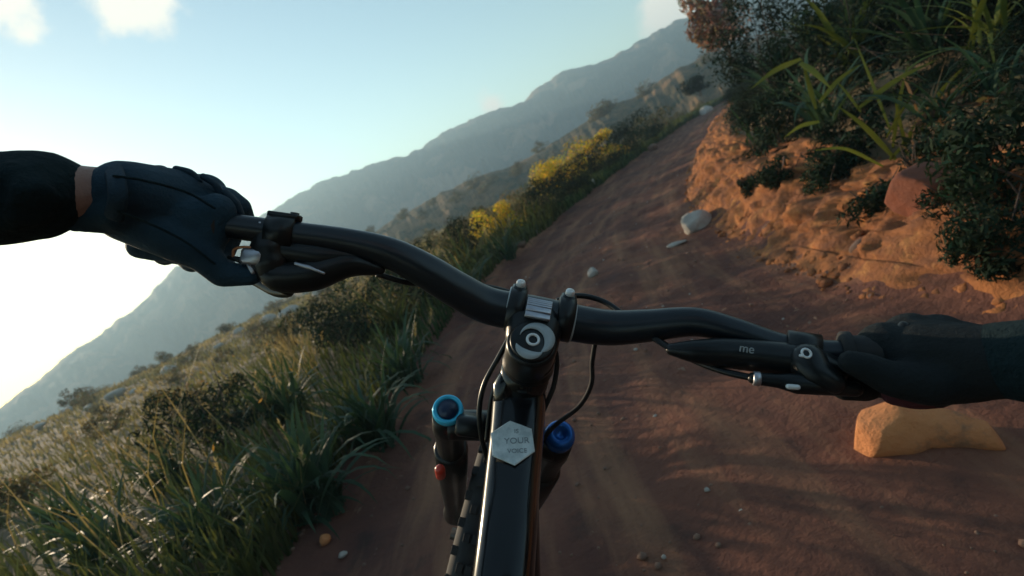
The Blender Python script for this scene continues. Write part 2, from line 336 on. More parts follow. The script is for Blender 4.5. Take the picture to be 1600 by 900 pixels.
def bank_detail(s, d, V):
    o = np.zeros_like(V); e = sstep((d-1.0)/.35)*sstep((1.95-d)/.3)
    n = np.abs(fbm(s*2.6, d*4, 5, 51))*.12-.02+.085*np.abs(fbm(s*7, d*8, 5, 53))+.04*fbm(s*19, d*22, 4, 57)
    _, _, tx, ty = cl_at(s); o[:, 0] = -ty*n*e; o[:, 1] = tx*n*e; o[:, 2] = n*e*.6-.10*(1-sstep((d-1.0)/.12))-.15*(1-sstep((1.95-d)/.15)); return o
sheet('trail', dv, M['trail'], .004, trail_detail)
sheet('earth_bank', np.linspace(1.0, 1.95, 84), M['bank'], .012, bank_detail)
def ridge(name, prof, dist, depth, base, m, seed, rough, nz=70):
    """a mountain flank: profile of (pixel x, y) gives the bearing and height of its crest at a distance"""
    az = []; el = []
    for px, py in prof:
        v = D(((px-800)/800, -(py-450)/800, 1)); az.append(math.atan2(v[0], v[1])); el.append(v[2]/math.hypot(v[0], v[1]))
    o = np.argsort(az); az = np.array(az)[o]; el = np.array(el)[o]
    A = np.linspace(az[0], az[-1], 700); E = np.interp(A, az, el); V = []
    for i in range(nz):
        t = i/(nz-1); tt = t/.8
        dd = dist-depth*(1-tt) if tt <= 1 else dist+depth*.4*(tt-1)*5
        crest = EYE+E*dist
        crest = crest+rough*.18*fbm(A*60, A*0, 4, seed+3)
        zz = base+(crest-base)*(sstep(tt)*.45+tt*.55 if tt <= 1 else max(0, 1-(tt-1)*4*.9))
        x = np.sin(A)*dd; y = np.cos(A)*dd
        g = .7*fbm(A*28+t*1.2, A*0+t*2.2, 5, seed)-.6*np.abs(fbm(A*46+t*2.5, A*0+t*1.3, 4, seed+9))+.15+.25*fbm(A*160, A*0+t*30, 3, seed+5); zz = zz+rough*g*math.sin(math.pi*min(tt, 1))*1.0
        V.append(np.stack([x, y, zz], 1))
    V = np.array(V).reshape(-1, 3)
    return set_props(link(name, mesh_np(name, V, grid_faces(nz, 700), m)), kind='structure')
MT = [(-700, 1010), (-300, 770), (0, 632), (60, 592), (140, 532), (210, 482), (270, 423), (300, 395), (360, 365), (420, 331), (445, 314), (500, 286), (560, 264), (640, 240), (700, 204), (750, 180), (818, 160), (834, 138), (880, 112), (935, 98), (980, 74), (1012, 58), (1050, 34), (1120, 5), (1300, -40), (1700, -80)]
ridge('mountain', MT, 430, 210, -34, M['mountain'], 61, 14)
HL = [(430, 475), (520, 410), (600, 352), (680, 306), (745, 276), (800, 258), (850, 232), (900, 200), (945, 168), (1000, 146), (1060, 106), (1110, 84), (1180, 60), (1300, 20), (1500, -40)]
ridge('hill', HL, 95, 62, -11, M['hill'], 71, 2.2)
# ------------------------------------------------------------------ rocks
import bmesh
def ray_ground(px, py, t0=1.0, t1=60):
    v = D(((px-800)/800, -(py-450)/800, 1)); ts = np.geomspace(t0, t1, 600); pts = CP+ts[:, None]*v; h = np.argmax(pts[:, 2] < zg(pts[:, 0], pts[:, 1])); return pts[h], ts[h]
def rock_mesh(size, seed, cuts=9, sub=3, rough=.10):
    bm = bmesh.new(); bmesh.ops.create_icosphere(bm, subdivisions=sub, radius=1); r = random.Random(seed)
    V = np.array([v.co[:] for v in bm.verts]); F = np.array([[v.index for v in f.verts] for f in bm.faces]); bm.free()
    for _ in range(cuts):
        n = nrm([r.uniform(-1, 1), r.uniform(-1, 1), r.uniform(-.4, 1)]); h = r.uniform(.55, .85); dd = V@n-h; V = V-np.clip(dd, 0, None)[:, None]*n*.92
    V = V*(1+rough*fbm(V[:, 0]*2.3+seed, V[:, 1]*2.3+V[:, 2]*1.7, 4, seed))[:, None]
    return V*np.array(size), F
def rock(name, px, py, size, m, label, seed, cat='rock', group=None, sink=.3, yaw=0., z=None, smooth=False, sub=3, at=None, rough=.10, cuts=9):
    V, F = rock_mesh(size, seed, sub=sub, rough=rough, cuts=cuts); c, s = math.cos(yaw), math.sin(yaw); V = V@np.array([[c, s, 0], [-s, c, 0], [0, 0, 1]])
    if at is None: g = G(px, py, 0 if z is None else z); g = np.array([g[0], g[1], float(zg(np.array([g[0]]), np.array([g[1]]))[0])])
    else: g = np.array(at, float)
    V = V+g+np.array([0, 0, size[2]*(1-2*sink)])
    return single(name, V, F, m, label, cat, group, smooth)
rock('rock', 1092, 356, (.18, .13, .105), M['stone'], 'large pale grey rock with a dark shaded side on the trail beside the earth bank', 4, sink=.22, yaw=.5, cuts=16, rough=.16)
rock('rock', 1058, 381, (.085, .04, .02), M['stone'], 'thin flat pale stone lying on the trail just below the large pale rock', 5, sink=.2, yaw=-.2)
rock('rock', 928, 431, (.055, .045, .045), M['stone'], 'small pale tan stone alone in the middle of the trail', 8, sink=.2)
rock('rock', 820, 394, (.07, .06, .055), M['stonebrown'], 'small pinkish stone at the left trail edge under the grass', 11, sink=.2)
rock('rock', 1018, 236, (.26, .18, .17), M['stonebrown'], 'orange brown stone on the left trail edge farther ahead', 12, sink=.25)
rock('rock', 932, 296, (.13, .10, .08), M['stone'], 'pale pinkish stone on the left trail edge beside dark shrubs', 14, sink=.2)
rock('rock', 1105, 176, (.55, 1.5, .35), M['stone'], 'long pale rock slab at the far end of the trail', 15, sink=.35, yaw=-.55)
rock('rock', 517, 862, (.026, .022, .02), M['stonetan'], 'small tan pebble on the trail edge at the bottom of the picture', 16, sink=.2)
rock('rock', 540, 874, (.018, .016, .012), M['stone'], 'small white pebble beside the tan pebble near the grass', 17, sink=.2)
bo = root('boulder', ray_ground(1400, 705)[0], 'sunlit orange tan boulder with a low tail tucked just below the right gloved hand', 'boulder')
def near_ground(px, py, up): return ray_ground(px, py, .8, 5)[0]+np.array([0, 0, up])
bl = blob('temporary', [(near_ground(1378, 700, .048), .066, near_ground(1420, 690, .050), .066), (near_ground(1420, 690, .050), .064, near_ground(1495, 684, .026), .050), (near_ground(1495, 684, .026), .050, near_ground(1548, 692, .012), .030), (near_ground(1352, 706, .028), .044, near_ground(1420, 700, .03), .05)], .007, M['stonetan'], bo, 8)
V = np.array([v.co[:] for v in bl.data.vertices]); V = V*(1+.13*fbm(V[:, 0]*13+3, V[:, 1]*13+V[:, 2]*9, 6, 66)[:, None])
rc_ = random.Random(12); vc = V.mean(0)
for _ in range(26):
    n_ = nrm([rc_.uniform(-1, 1), rc_.uniform(-1, 1), rc_.uniform(-.1, 1)]); dd_ = (V-vc)@n_; hh_ = dd_.max()*rc_.uniform(.86, .97); V = V-np.clip(dd_-hh_, 0, None)[:, None]*n_*.85
pass; bl.data.vertices.foreach_set('co', V.astype(np.float32).ravel()); bl.data.update()
bl.name = 'boulder'; bl.parent = None; bl.location = bo.location; set_props(bl, bo['label'], 'boulder'); bpy.data.objects.remove(bo); bl.name = 'boulder'
g = ray_ground(1455, 318)[0]; rock('boulder', 0, 0, (.15, .13, .12), M['stonered'], 'reddish boulder set into the top of the earth bank among plants', 29, cat='boulder', at=g, sink=.2, sub=4)
for i, (px, py, q) in enumerate([(1230, 405, .07), (1205, 355, .06), (1300, 425, .05), (1345, 385, .07), (1400, 420, .05), (1480, 395, .055), (1262, 345, .05)]):
    pt_, tt_ = ray_ground(px, py, 1.3, 7)
    rock('stone', 0, 0, (q, q*.8, q*.6), M['stonebrown'] if i % 2 else M['bank'], 'angular stone stuck in the sunlit earth bank, %s' % ['third from the large pale rock', 'nearest to the large pale rock', 'fifth from the large pale rock', 'fourth from the pale rock, higher up', 'sixth from the large pale rock', 'farthest from the large pale rock', 'second from the pale rock'][i], 40+i, cat='stone', group='stones stuck in the earth bank', at=pt_, sink=.5, rough=.22, cuts=18)
# gravel on the trail
def scatter_rocks(n, fs, fd, sz, m, name, seed):
    r = np.random.default_rng(seed); s = fs(r, n); d = fd(r, n); x, y = sd_to_xy(s, d); z = zprof(s, d, x, y)+.006
    V0, F0 = rock_mesh((1, 1, .65), seed, sub=1); k = sz(r, n); a = r.uniform(0, 6.28, n); c, sn = np.cos(a)[:, None], np.sin(a)[:, None]
    e = r.uniform(.6, 1.3, (n, 1)); X = V0[None, :, 0]*e*c-V0[None, :, 1]*sn; Y = V0[None, :, 0]*e*sn+V0[None, :, 1]*c; Z = np.broadcast_to(V0[None, :, 2], X.shape)
    V = np.stack([x[:, None]+X*k[:, None], y[:, None]+Y*k[:, None], z[:, None]+Z*k[:, None]], -1).reshape(-1, 3)
    F = (F0[None]+(np.arange(n)*len(V0))[:, None, None]).reshape(-1, 3)
    return set_props(link(name, mesh_np(name, V, F, m, False)), kind='stuff')
scatter_rocks(2600, lambda r, n: -.5+r.random(n)**1.6*22, lambda r, n: np.clip(r.normal(0, .75, n), -1.25, 1.15), lambda r, n: .003+.011*r.random(n)**4, M['stonebrown'], 'gravel', 3)
scatter_rocks(160, lambda r, n: -.5+r.random(n)**1.4*18, lambda r, n: np.clip(r.normal(0, .8, n), -1.3, 1.15), lambda r, n: .004+.012*r.random(n)**3, M['stone'], 'gravel', 9)
scatter_rocks(3600, lambda r, n: r.random(n)**1.3*16, lambda r, n: 1.05+np.abs(r.normal(0, .28, n)), lambda r, n: .006+.03*r.random(n)**3, M['bank'], 'rubble', 13)
scatter_rocks(220, lambda r, n: r.random(n)**1.3*12, lambda r, n: 1.0+np.abs(r.normal(0, .30, n)), lambda r, n: .006+.014*r.random(n)**3, M['bank'], 'rubble', 14)
# ------------------------------------------------------------------ mountain bike
Sd = nrm(D((-.075, -.56, .824)))                                       # down the steering axis
Rb = D((.985, -.16, .0)); Rb = nrm(Rb-Sd*(Rb@Sd)); _n = np.cross(-Sd, Rb); _h = R_(25)                  # across the bike; ahead, square to the steering axis
Ub = nrm(-Sd*math.cos(_h)+_n*math.sin(_h)); Fb = nrm(_n*math.cos(_h)+Sd*math.sin(_h))
crown = P(788, 668, .61)
axle = crown+Sd*.58+np.cross(Rb, Sd)*-.044
a12 = R_(6); Fw = nrm(Fb*math.cos(a12)+Rb*math.sin(a12)); Rw = nrm(np.cross(Fw, Ub))
contact = axle-Ub*.37; contact[2] = 0
bike = root('mountain_bike', contact, 'black mountain bike leaning into the turn with silver hexagon badge on its top tube', 'bicycle')
L = [(245, 338, .447, .0112), (345, 351, .450, .0112), (440, 364, .456, .0115), (540, 378, .466, .0128), (610, 396, .473, .0148), (665, 423, .480, .0165), (715, 453, .488, .0175), (765, 478, .496, .0182), (838, 492, .50, .0185), (905, 506, .498, .0182), (955, 512, .492, .0172), (1010, 509, .48, .0155), (1085, 503, .462, .0132), (1150, 518, .448, .0118), (1220, 541, .436, .0112), (1290, 552, .424, .0112), (1380, 553, .41, .0112), (1500, 556, .395, .0112)]
bp = spline([tuple(P(*q[:3]))+(q[3],) for q in L], 8)
hb = part('handlebar', *tube(bp[:, :3], bp[:, 3], 24), M['bar'], bike)
def grip(i0, i1, fl):
    m = MB(); pts = bp[i0:i1, :3]; m.add(*tube(pts, .0152, 18))
    t = nrm(pts[fl]-pts[fl-1]); m.add(*lathe(pts[fl]-t*.004, t, [(0, .0155), (.001, .0185), (.007, .0185), (.008, .0155)], 22)); m.build('grip', M['rubber'], hb)
grip(0, 9, -1); grip(len(bp)-14, len(bp)-1, 0)
bx = nrm(P(880, 500, .498)-P(800, 484, .50)); cup = nrm(D((0, .9, -.42))); cup = nrm(cup-bx*(cup@bx)); cfw = np.cross(cup, bx)   # across the bar, up out of it, ahead
clamp_c = P(838, 490, .50); capc = P(832, 534, .462)
sm = MB()
sm.add(*tube([P(835, 500, .498), P(834, 512, .49), P(832, 530, .484), P(831, 545, .482)], [.027, .0255, .0245, .023], 24, sx=1.05, sy=.78, up=cup, power=3))
nS = -Sd                                        # the way the stem cap faces
sm.add(*lathe(capc-nS*.042, nS, [(0, .0215), (.004, .0235), (.036, .0235), (.040, .0225), (.041, .020)], 28))
for px, py in ((806, 484), (882, 498)):
    c = P(px, py, .5); sm.add(*lathe(c-bx*.0085, bx, [(0, .0195), (.001, .0225), (.016, .0225), (.017, .0195)], 28))
    sm.add(*box(c+cup*.0150+cfw*.006, bx*.0072, cfw*.0078, cup*.0085, .3))
stem = sm.build('stem', M['satin'], bike)
for px, py in ((806, 484), (882, 498)):
    m = MB(); c = P(px, py, .5)+cup*.0265+cfw*.006; m.add(*lathe(c-cup*.006, cup, [(0, .0042), (.007, .0045), (.0085, .0036)], 14)); m.add(*lathe(c+cup*.0026, cup, [(0, .0018), (.0003, .0018)], 6)); m.build('bolt', M['white'], stem)
for px, py in ((796, 478), (893, 504)):                              # measuring marks printed on the bar beside the clamp
    c = P(px, py, .4985); m = MB(); m.add(*lathe(c-bx*.0022, bx, [(0, .0180), (0.0003, .0188), (.0042, .0188), (.0045, .0180)], 28)); m.build('clamp_ring', M['emblem'], stem)
fp = MB(); c0 = P(842, 482, .476); cn = nrm(D((.02, .66, -.75))); cn = nrm(cn-bx*(cn@bx)); cv = np.cross(cn, bx)
for k, (v0, v1) in enumerate([(-.0115, -.0055), (-.005, .0008), (.0014, .0035), (.0041, .0060), (.0066, .0084), (.0090, .0108)]):
    fp.add(*box(c0-cv*(v0+v1)/2*-1+cn*(-.0012*((v0+v1)/.02)**2), bx*.0118, cv*(v1-v0)/2, cn*.002, .25))
fp.build('face_plate', M['silver'], stem)
cap = MB(); cap.add(*lathe(capc-nS*.001, nS, [(0, .0205), (.003, .0205), (.0045, .019)], 32)); capo = cap.build('stem_cap', M['satin'], stem)
ca, cb = frame(nS, D((0, 1, 0)))
if ca@CR < 0: ca = -ca
cb = np.cross(nS, ca)
def crescent(r0, r1, q0, q1, thin, off=(0, 0)):
    V = []; F = []; n = 22
    for i in range(n+1):
        t = i/n; q = q0+(q1-q0)*t; wv = math.sin(math.pi*t**thin)**.8; ra = (r0+r1)/2; hw2 = (r1-r0)/2*wv+.0002
        for r, h in ((ra-hw2, 0), (ra+hw2, 0), (ra+hw2, .0009), (ra-hw2, .0009)): V.append(capc+nS*(.0036+h)+(ca*(math.cos(q)*r+off[0])+cb*(math.sin(q)*r+off[1])))
        if i:
            for k in range(4): F.append(((i-1)*4+k, (i-1)*4+(k+1) % 4, i*4+(k+1) % 4, i*4+k))
    return V, F
m = MB(); m.add(*crescent(.0088, .0185, R_(160), R_(-70), 1.5, (.0015, .0005))); m.add(*crescent(.0105, .0185, R_(190), R_(305), 1.0, (-.001, -.001))); m.build('emblem', M['emblem'], stem)
m = MB(); m.add(*ring(capc+nS*.0042, nS, .0052, .0014, 28, 8)); m.build('cap_bolt', M['white'], stem)
# head tube and frame
ht0 = P(826, 566, .497); ht1 = P(799, 655, .595)
m = MB(); m.add(*tube([ht0, ht0+(ht1-ht0)*.25, ht0+(ht1-ht0)*.7, ht1], [.0235, .0255, .026, .028], 28)); head = m.build('head_tube', M['gloss'], bike)
m = MB(); c = ht0-(ht1-ht0)*.12; t = nrm(ht1-ht0); m.add(*lathe(c, t, [(0, .0205), (.002, .0238), (.009, .0238), (.010, .0222), (.018, .0255), (.020, .0245)], 30)); m.build('headset', M['satin'], head)
m = MB(); c = P(790, 603, .51)
m.add(*tube([P(797, 583, .512), c, P(786, 628, .516)], [.009, .0128, .010], 18, roundcap=True)); m.build('cable_port', M['gloss'], head)
m = MB(); c = P(798, 574, .490); m.add(*lathe(c, nrm(D((0, .5, -.85))), [(0, .0045), (.004, .0045), (.005, .0035)], 14)); m.build('port_bolt', M['white'], head)
tt = spline([P(812, 618, .535), P(808, 680, .505), P(800, 760, .468), (P(787, 900, .405)), K(-.024, -.34, .283), K(-.040, -.45, .16)], 8)
tside = nrm(D((1, .04, 0)))
m = MB(); m.add(*tube(tt, np.interp(np.linspace(0, 1, len(tt)), [0, .25, 1], [.0275, .0262, .022]), 36, sx=1., sy=1.02, up=np.cross(tside, tt[-1]-tt[0]), power=3.0)); ttube = m.build('top_tube', M['gloss'], bike)
tdir = nrm(P(792, 840, .432)-P(804, 690, .50)); tn = np.cross(tside, tdir); tn = nrm(tn if tn@CF < 0 else -tn)
# badge on the flat of the tube
i0 = np.argmin([abs((450-800*((q-CP)@CU)/((q-CP)@CF))-718) for q in tt]); bc = tt[i0]+tn*.0272-tside*.0015
tb = nrm(np.cross(tn, tside)); tb = tb if tb@CU > 0 else -tb
hexr = [(90+60*k) for k in range(6)]; V = []; F = []
for h, s in ((0, 1), (.0012, 1), (.0018, .95)):
    for q in hexr: V.append(bc+tn*h+(tside*math.cos(R_(q+4))*.0222+tb*math.sin(R_(q+4))*.0232)*s)
for r in range(2):
    for k in range(6): F.append((r*6+k, r*6+(k+1) % 6, r*6+6+(k+1) % 6, r*6+6+k))
F.append(tuple(12+k for k in range(6))); F.append((5, 4, 3, 2, 1, 0))
bdg = part('hexagon_badge', V, F, M['badge'], ttube, False)
for s, v, z in (('IS', .0105, .0062), ('YOUR', .0005, .0085), ('VOICE', -.0098, .0062)):
    text_on('badge_lettering', s, bc+tn*.0019+tb*v+tside*.004, tside, tb, z, M['badgemark'], ttube)
bb = K(.017, -.80, .17); seatj = K(-.040, -.45, .16); seat_top = K(-.06, -.20, -.02); rax = bb-Fb*.44+Ub*.03
part('down_tube', *tube(spline([ht1-t*.02, ht1*.5+bb*.5-Ub*.03, bb], 6), .026, 20), M['gloss'], bike)
part('seat_tube', *tube([bb, seatj, seatj*.4+seat_top*.6], .018, 16), M['gloss'], bike)
part('seat_post', *tube([seatj, seat_top], .014, 14), M['satin'], bike)
part('saddle', *tube([seat_top+Fb*.14, seat_top+Fb*.02, seat_top-Fb*.11], [.022, .04, .068], 18, sy=.35, up=Ub, roundcap=True), M['rubber'], bike)
for s in (-1, 1):
    part('chainstay', *tube([bb+Rb*s*.03, rax+Rb*s*.07], .011, 10), M['gloss'], bike); part('seatstay', *tube([seatj+Rb*s*.03, rax+Rb*s*.07], .010, 10), M['gloss'], bike)
    q = nrm(Fb*s*.95-Ub*.1*s); c = part('crank', *tube([bb+Rb*s*.05, bb+Rb*s*.075+q*.17], [.015, .011], 12), M['satin'], bike)
    part('pedal', *box(bb+Rb*s*.13+q*.17, Rb*.05, Fb*.045, Ub*.008), M['satin'], c)
# fork
m = MB(); cl_, cr_ = P(703, 664, .60), P(868, 698, .605)
m.add(*tube(spline([cl_, P(745, 664, .60), crown, P(830, 684, .605), cr_], 5), .021, 20, sy=.8)); fork = m.build('fork_crown', M['satin'], bike)
for (px, py, d, c_m, nm) in ((700, 642, .585, M['cyan'], 'air_cap'), (874, 682, .588, M['blue'], 'damper_dial')):
    top = P(px, py, d); sd2 = Sd
    m = MB(); m.add(*lathe(top+nS*-.006, sd2, [(0, .0182), (.05, .0205), (.052, .0190), (.14, .0185)], 26)); m.add(*lathe(top+sd2*.14, sd2, [(0, .021), (.004, .0235), (.11, .0235), (.38, .021), (.44, .026), (.47, .018)], 26)); leg = m.build('fork_leg', M['satin'], bike)
    n2 = nS
    if nm == 'air_cap':
        m = MB(); m.add(*lathe(top-n2*.004, n2, [(0, .0168), (.004, .0180), (.010, .0172), (.0112, .0152), (.0100, .0125), (.006, .0118), (.0055, .0)], 32, closed=False)); m.build(nm, c_m, leg)
        m = MB(); m.add(*lathe(top+n2*.004, n2, [(0, .0115), (.003, .0112), (.004, .0)], 24, closed=False)); m.build('valve_cap', M['navy'], leg)
        c = P(688, 738, .572); m = MB(); m.add(*tube([c+Sd*-.012, c+Sd*.012], .0058, 14, roundcap=True)); m.build('red_dial', M['red'], leg)
    else:
        m = MB(); m.add(*lathe(top-n2*.006, n2, [(0, .0178), (.006, .0182), (.014, .0165), (.018, .0120), (.0165, .0075), (.012, .006), (.0115, .0)], 28, closed=False)); m.build(nm, c_m, leg)
# bracket with bare edge between left leg and frame
part('fork_bracket', *box(P(735, 664, .575), D((.016, -.002, 0)), D((.001, .010, 0)), D((0, .002, .012)), .3), M['satin'], bike)
part('axle_bolt', *tube([axle-Rw*.07, axle+Rw*.07], .012, 14), M['satin'], bike)
def wheel(c, ax, upv):
    m = MB(); a, b = frame(ax, upv)
    o = part('wheel', *lathe(c-ax*.035, ax, [(0, .018), (.005, .028), (.02, .016), (.05, .016), (.065, .028), (.07, .018)], 20), M['satin'], bike)
    part('tyre', *ring(c, ax, .345, .026, 72, 12), M['rubber'], o); part('rim', *ring(c, ax, .302, .014, 72, 8, sq=1.1), M['satin'], o)
    kn = MB(); n = 120
    for i in range(n):
        q = 2*math.pi*i/n; e = a*math.cos(q)+b*math.sin(q); tq = -a*math.sin(q)+b*math.cos(q)
        for w_, rr_ in ((-.020, .361), (.020, .361), (-.0065, .371), (.0065, .371)):
            if (i % 2) == (abs(w_) > .01): continue
            kn.add(*box(c+e*rr_+ax*w_, ax*.0050, tq*.0062, e*.0042, .2))
    k = kn.build('tread', M['rubber'], o, False); k['kind'] = 'stuff'
    sp = MB()
    for i in range(28):
        q = 2*math.pi*i/28; q2 = q+(.35 if i % 2 else -.35); sd_ = .028 if i % 4 < 2 else -.028
        sp.add(*tube([c+(a*math.cos(q2)+b*math.sin(q2))*.022+ax*sd_, c+(a*math.cos(q)+b*math.sin(q))*.295], .001, 5))
    sp.build('spokes', M['silver'], o)['kind'] = 'stuff'
wheel(axle, Rw, Ub); wheel(rax, Rb, Ub)
# brake levers, shifters, cables
def bar_at(px):
    k = np.argmin([abs(800+800*((q[:3]-CP)@CR)/((q[:3]-CP)@CF)-px) for q in bp]); k = min(max(k, 1), len(bp)-2)
    return bp[k, :3], nrm(bp[k+1, :3]-bp[k-1, :3]), bp[k, 3]
dn = lambda t: nrm(-CU-t*(-CU@t))
c, t, r = bar_at(435); m = MB()
m.add(*lathe(c-t*.012, t, [(0, r), (.0005, r+.004), (.023, r+.004), (.024, r)], 24))
m.add(*box(c+dn(t)*-(r+.0035)+t*.001, t*.013, CF*.006, dn(t)*.003, .3)); m.add(*lathe(c-dn(t)*(r+.005)+t*.009, -dn(t), [(0, .004), (.003, .004)], 10))
m.add(*tube(spline([P(418, 372, .452), P(420, 400, .452), P(428, 432, .455)], 5), [.010, .011, .012, .012, .012, .012, .013, .013, .012, .012, .010][:11], 16, sx=1.25, up=CF, roundcap=True))
m.add(*tube(spline([P(405, 415, .452), P(440, 432, .456), P(490, 428, .462), P(545, 412, .468), P(592, 420, .472)], 6), np.interp(np.linspace(0, 1, 25), [0, .2, .5, .8, 1], [.008, .014, .0155, .012, .006]), 18, roundcap=True))
m.add(*tube([P(445, 390, .462), P(500, 400, .466), P(560, 402, .470)], [.016, .0165, .010], 18, sy=.9, roundcap=True))
lv = m.build('brake_lever', M['satin'], bike)
part('lever_blade', *tube(spline([P(425, 440, .47), P(452, 452, .485), P(430, 452, .50), P(390, 432, .515), P(335, 418, .525)], 6), .0055, 12, sy=1.3, roundcap=True), M['satin'], lv)
part('lever_edge', *tube([P(462, 412, .4475), P(482, 418, .4485), P(506, 427, .4505)], [.0016, .0022, .0012], 8, roundcap=True), M['silver'], lv)
m = MB(); m.add(*box(P(398, 402, .447), D((.010, -.001, 0)), D((.001, .007, 0)), D((0, 0, .007)), .3)); m.add(*box(P(408, 372, .447), D((.001, 0, 0)), D((0, .014, 0)), D((0, 0, .003)), .3))
dl = m.build('dropper_lever', M['silver'], bike)
part('lever_hoop', *tube(spline([P(364, 402, .446), P(366, 390, .446), P(380, 386, .445), P(396, 388, .445), P(402, 396, .445)], 6), .0013, 8), M['copper'], dl)
part('lever_paddle', *tube([P(358, 402, .447), P(378, 407, .446), P(398, 410, .446)], [.0018, .0030, .0024], 10, roundcap=True), M['satin'], dl)
part('lever_pin', *tube([P(388, 412, .446), P(395, 425, .446)], .0022, 8, roundcap=True), M['silver'], dl)
c, t, r = bar_at(1258); m = MB()
m.add(*lathe(c-t*.013, t, [(0, r), (.0005, r+.0045), (.025, r+.0045), (.026, r)], 24))
m.add(*tube(spline([P(1050, 546, .442), P(1085, 549, .438), P(1140, 552, .434), (P(1200, 558, .428)), P(1262, 568, .420), P(1300, 578, .415)], 5), np.interp(np.linspace(0, 1, 26), [0, .15, .35, .8, 1], [.0055, .009, .0128, .0150, .012]), 18, roundcap=True))
m.add(*tube([P(1262, 566, .412), P(1275, 585, .405), P(1300, 596, .40)], [.015, .014, .010], 16, roundcap=True)); rv = m.build('brake_lever', M['satin'], bike)
part('lever_blade', *tube(spline([P(1290, 592, .41), P(1330, 606, .42), P(1375, 612, .43), P(1420, 618, .435)], 5), .0055, 12, roundcap=True), M['satin'], rv)
m = MB(); m.add(*tube([P(1178, 591, .415), P(1215, 595, .41), P(1245, 599, .405), P(1335, 608, .40)], [.0050, .0058, .0085, .006], 14, roundcap=True)); sh = m.build('gear_shifter', M['satin'], bike)
m = MB(); m.add(*lathe(P(1176, 591, .415), nrm(P(1215, 595, .41)-P(1176, 591, .415)), [(0, .0050), (.001, .0060), (.005, .0060), (.006, .005)], 14)); m.build('cable_adjuster', M['silver'], sh)
part('shift_paddle', *tube([P(1232, 604, .40), P(1246, 605, .398)], .0022, 8, roundcap=True), M['white'], sh)
fn = nrm(-CF*.9+CU*.42); fr = nrm(np.cross(np.cross(fn, t), fn)*1.0); fu = np.cross(fn, fr)
ec = P(1260, 552, .392); m = MB(); m.add(*ring(ec, fn, .0034, .0010, 24, 6)); m.add(*box(ec-fr*.0038-fu*.0032, fr*.0014, fu*.0009, fn*.0006, .2)); m.build('emblem', M['white'], rv)
text_on('lettering', 'me', P(1167, 545, .4145), nrm(P(1200, 551, .414)-P(1140, 541, .414)), CU, .010, M['emblem'], rv)
def cable(pts, r, m_='rubber'): part('cable', *tube(spline([P(*q) for q in pts], 8), r, 10), M[m_], bike)
cable([(1178, 591, .415), (1130, 580, .43), (1085, 563, .45), (1035, 536, .475), (985, 500, .515), (945, 472, .54), (905, 462, .545), (870, 470, .54)], .0030, 'satin')
cable([(588, 428, .472), (640, 442, .485), (700, 446, .51), (760, 448, .53), (800, 458, .54), (835, 470, .545)], .0027, 'satin')
cable([(1050, 546, .442), (1000, 520, .49), (940, 520, .53), (926, 560, .55), (924, 600, .56), (905, 635, .57), (868, 664, .575), (845, 690, .58)], .0026)
cable([(862, 535, .51), (870, 560, .52), (866, 600, .525), (852, 635, .53), (838, 665, .535)], .0026)
cable([(800, 520, .52), (778, 560, .525), (757, 600, .53), (749, 640, .535), (752, 680, .54), (762, 720, .55)], .0028, 'satin')
cable([(806, 545, .515), (785, 580, .52), (770, 615, .525), (764, 650, .53), (760, 690, .535)], .0024, 'satin')
# ------------------------------------------------------------------ rider
rider = root('person', (K(.0, -.8, .1)[0], K(0, -.8, .1)[1], .0), 'rider in dark long sleeves and gloves gripping both ends of the handlebar', 'person')
LW, RW = P(165, 305, .415), P(1548, 565, .37)
LE, RE = K(-.52, .045, .22), K(.50, -.06, .17)
LS, RS = K(-.21, .10, -.06), K(.21, .06, -.06)
neck = K(0, .17, -.12); hd = K(0, .36, -.06); pel = K(0, -.33, -.52); chest = K(0, -.02, -.22)
hipL, hipR = pel+Rb*-.1, pel+Rb*.1
fL, fR = bb-Rb*.13-Fb*.16+Ub*.03, bb+Rb*.13+Fb*.16+Ub*.03
kL, kR = (hipL+fL)/2+Fb*.24-Rb*.06, (hipR+fR)/2+Fb*.17+Rb*.06
caps = [(chest, .13, neck, .075), (pel, .14, chest, .135), (neck, .06, hd-Fb*.02, .06), (hd, .095, hd+Ub*.06, .09), (hd+Fb*.06-Ub*.05, .05, hd+Fb*.05, .06), (hd+Fb*.115+Ub*.005, .012, hd+Fb*.125-Ub*.02, .016),
        (neck-Ub*.03, .07, LS, .058), (neck-Ub*.03, .07, RS, .058), (LS, .05, LE, .036), (RS, .05, RE, .036), (LE, .034, LW*.75+LE*.25, .022), (LW*.75+LE*.25, .022, LW, .0245), (RE, .034, RW*.85+RE*.15, .022), (RW*.85+RE*.15, .025, RW, .024),
        (LW, .024, P(270, 325, .455), .025), (RW, .024, P(1430, 565, .40), .024),
        (hipL, .09, kL, .062), (hipR, .09, kR, .062), (kL, .058, fL+Ub*.06, .038), (kR, .058, fR+Ub*.06, .038), (fL-Fb*.06, .036, fL+Fb*.13, .030), (fR-Fb*.06, .036, fR+Fb*.13, .030)]
for s in (-1, 1): caps.append((hd+Rb*s*.088, .018, hd+Rb*s*.09+Ub*.03, .018))
body = blob('body', caps, .009, M['skin'], rider, 4)
jk = [(chest, .138, neck, .083), (pel+Ub*.03, .147, chest, .143), (neck-Ub*.03, .078, LS, .068), (neck-Ub*.03, .078, RS, .068)]
blob('jacket', jk, .011, M['sleeve'], rider, 4)
c1, c2, c3 = P(92, 298, .398), P(66, 302, .392), P(5, 312, .382)
cu = P(101, 300, .401)
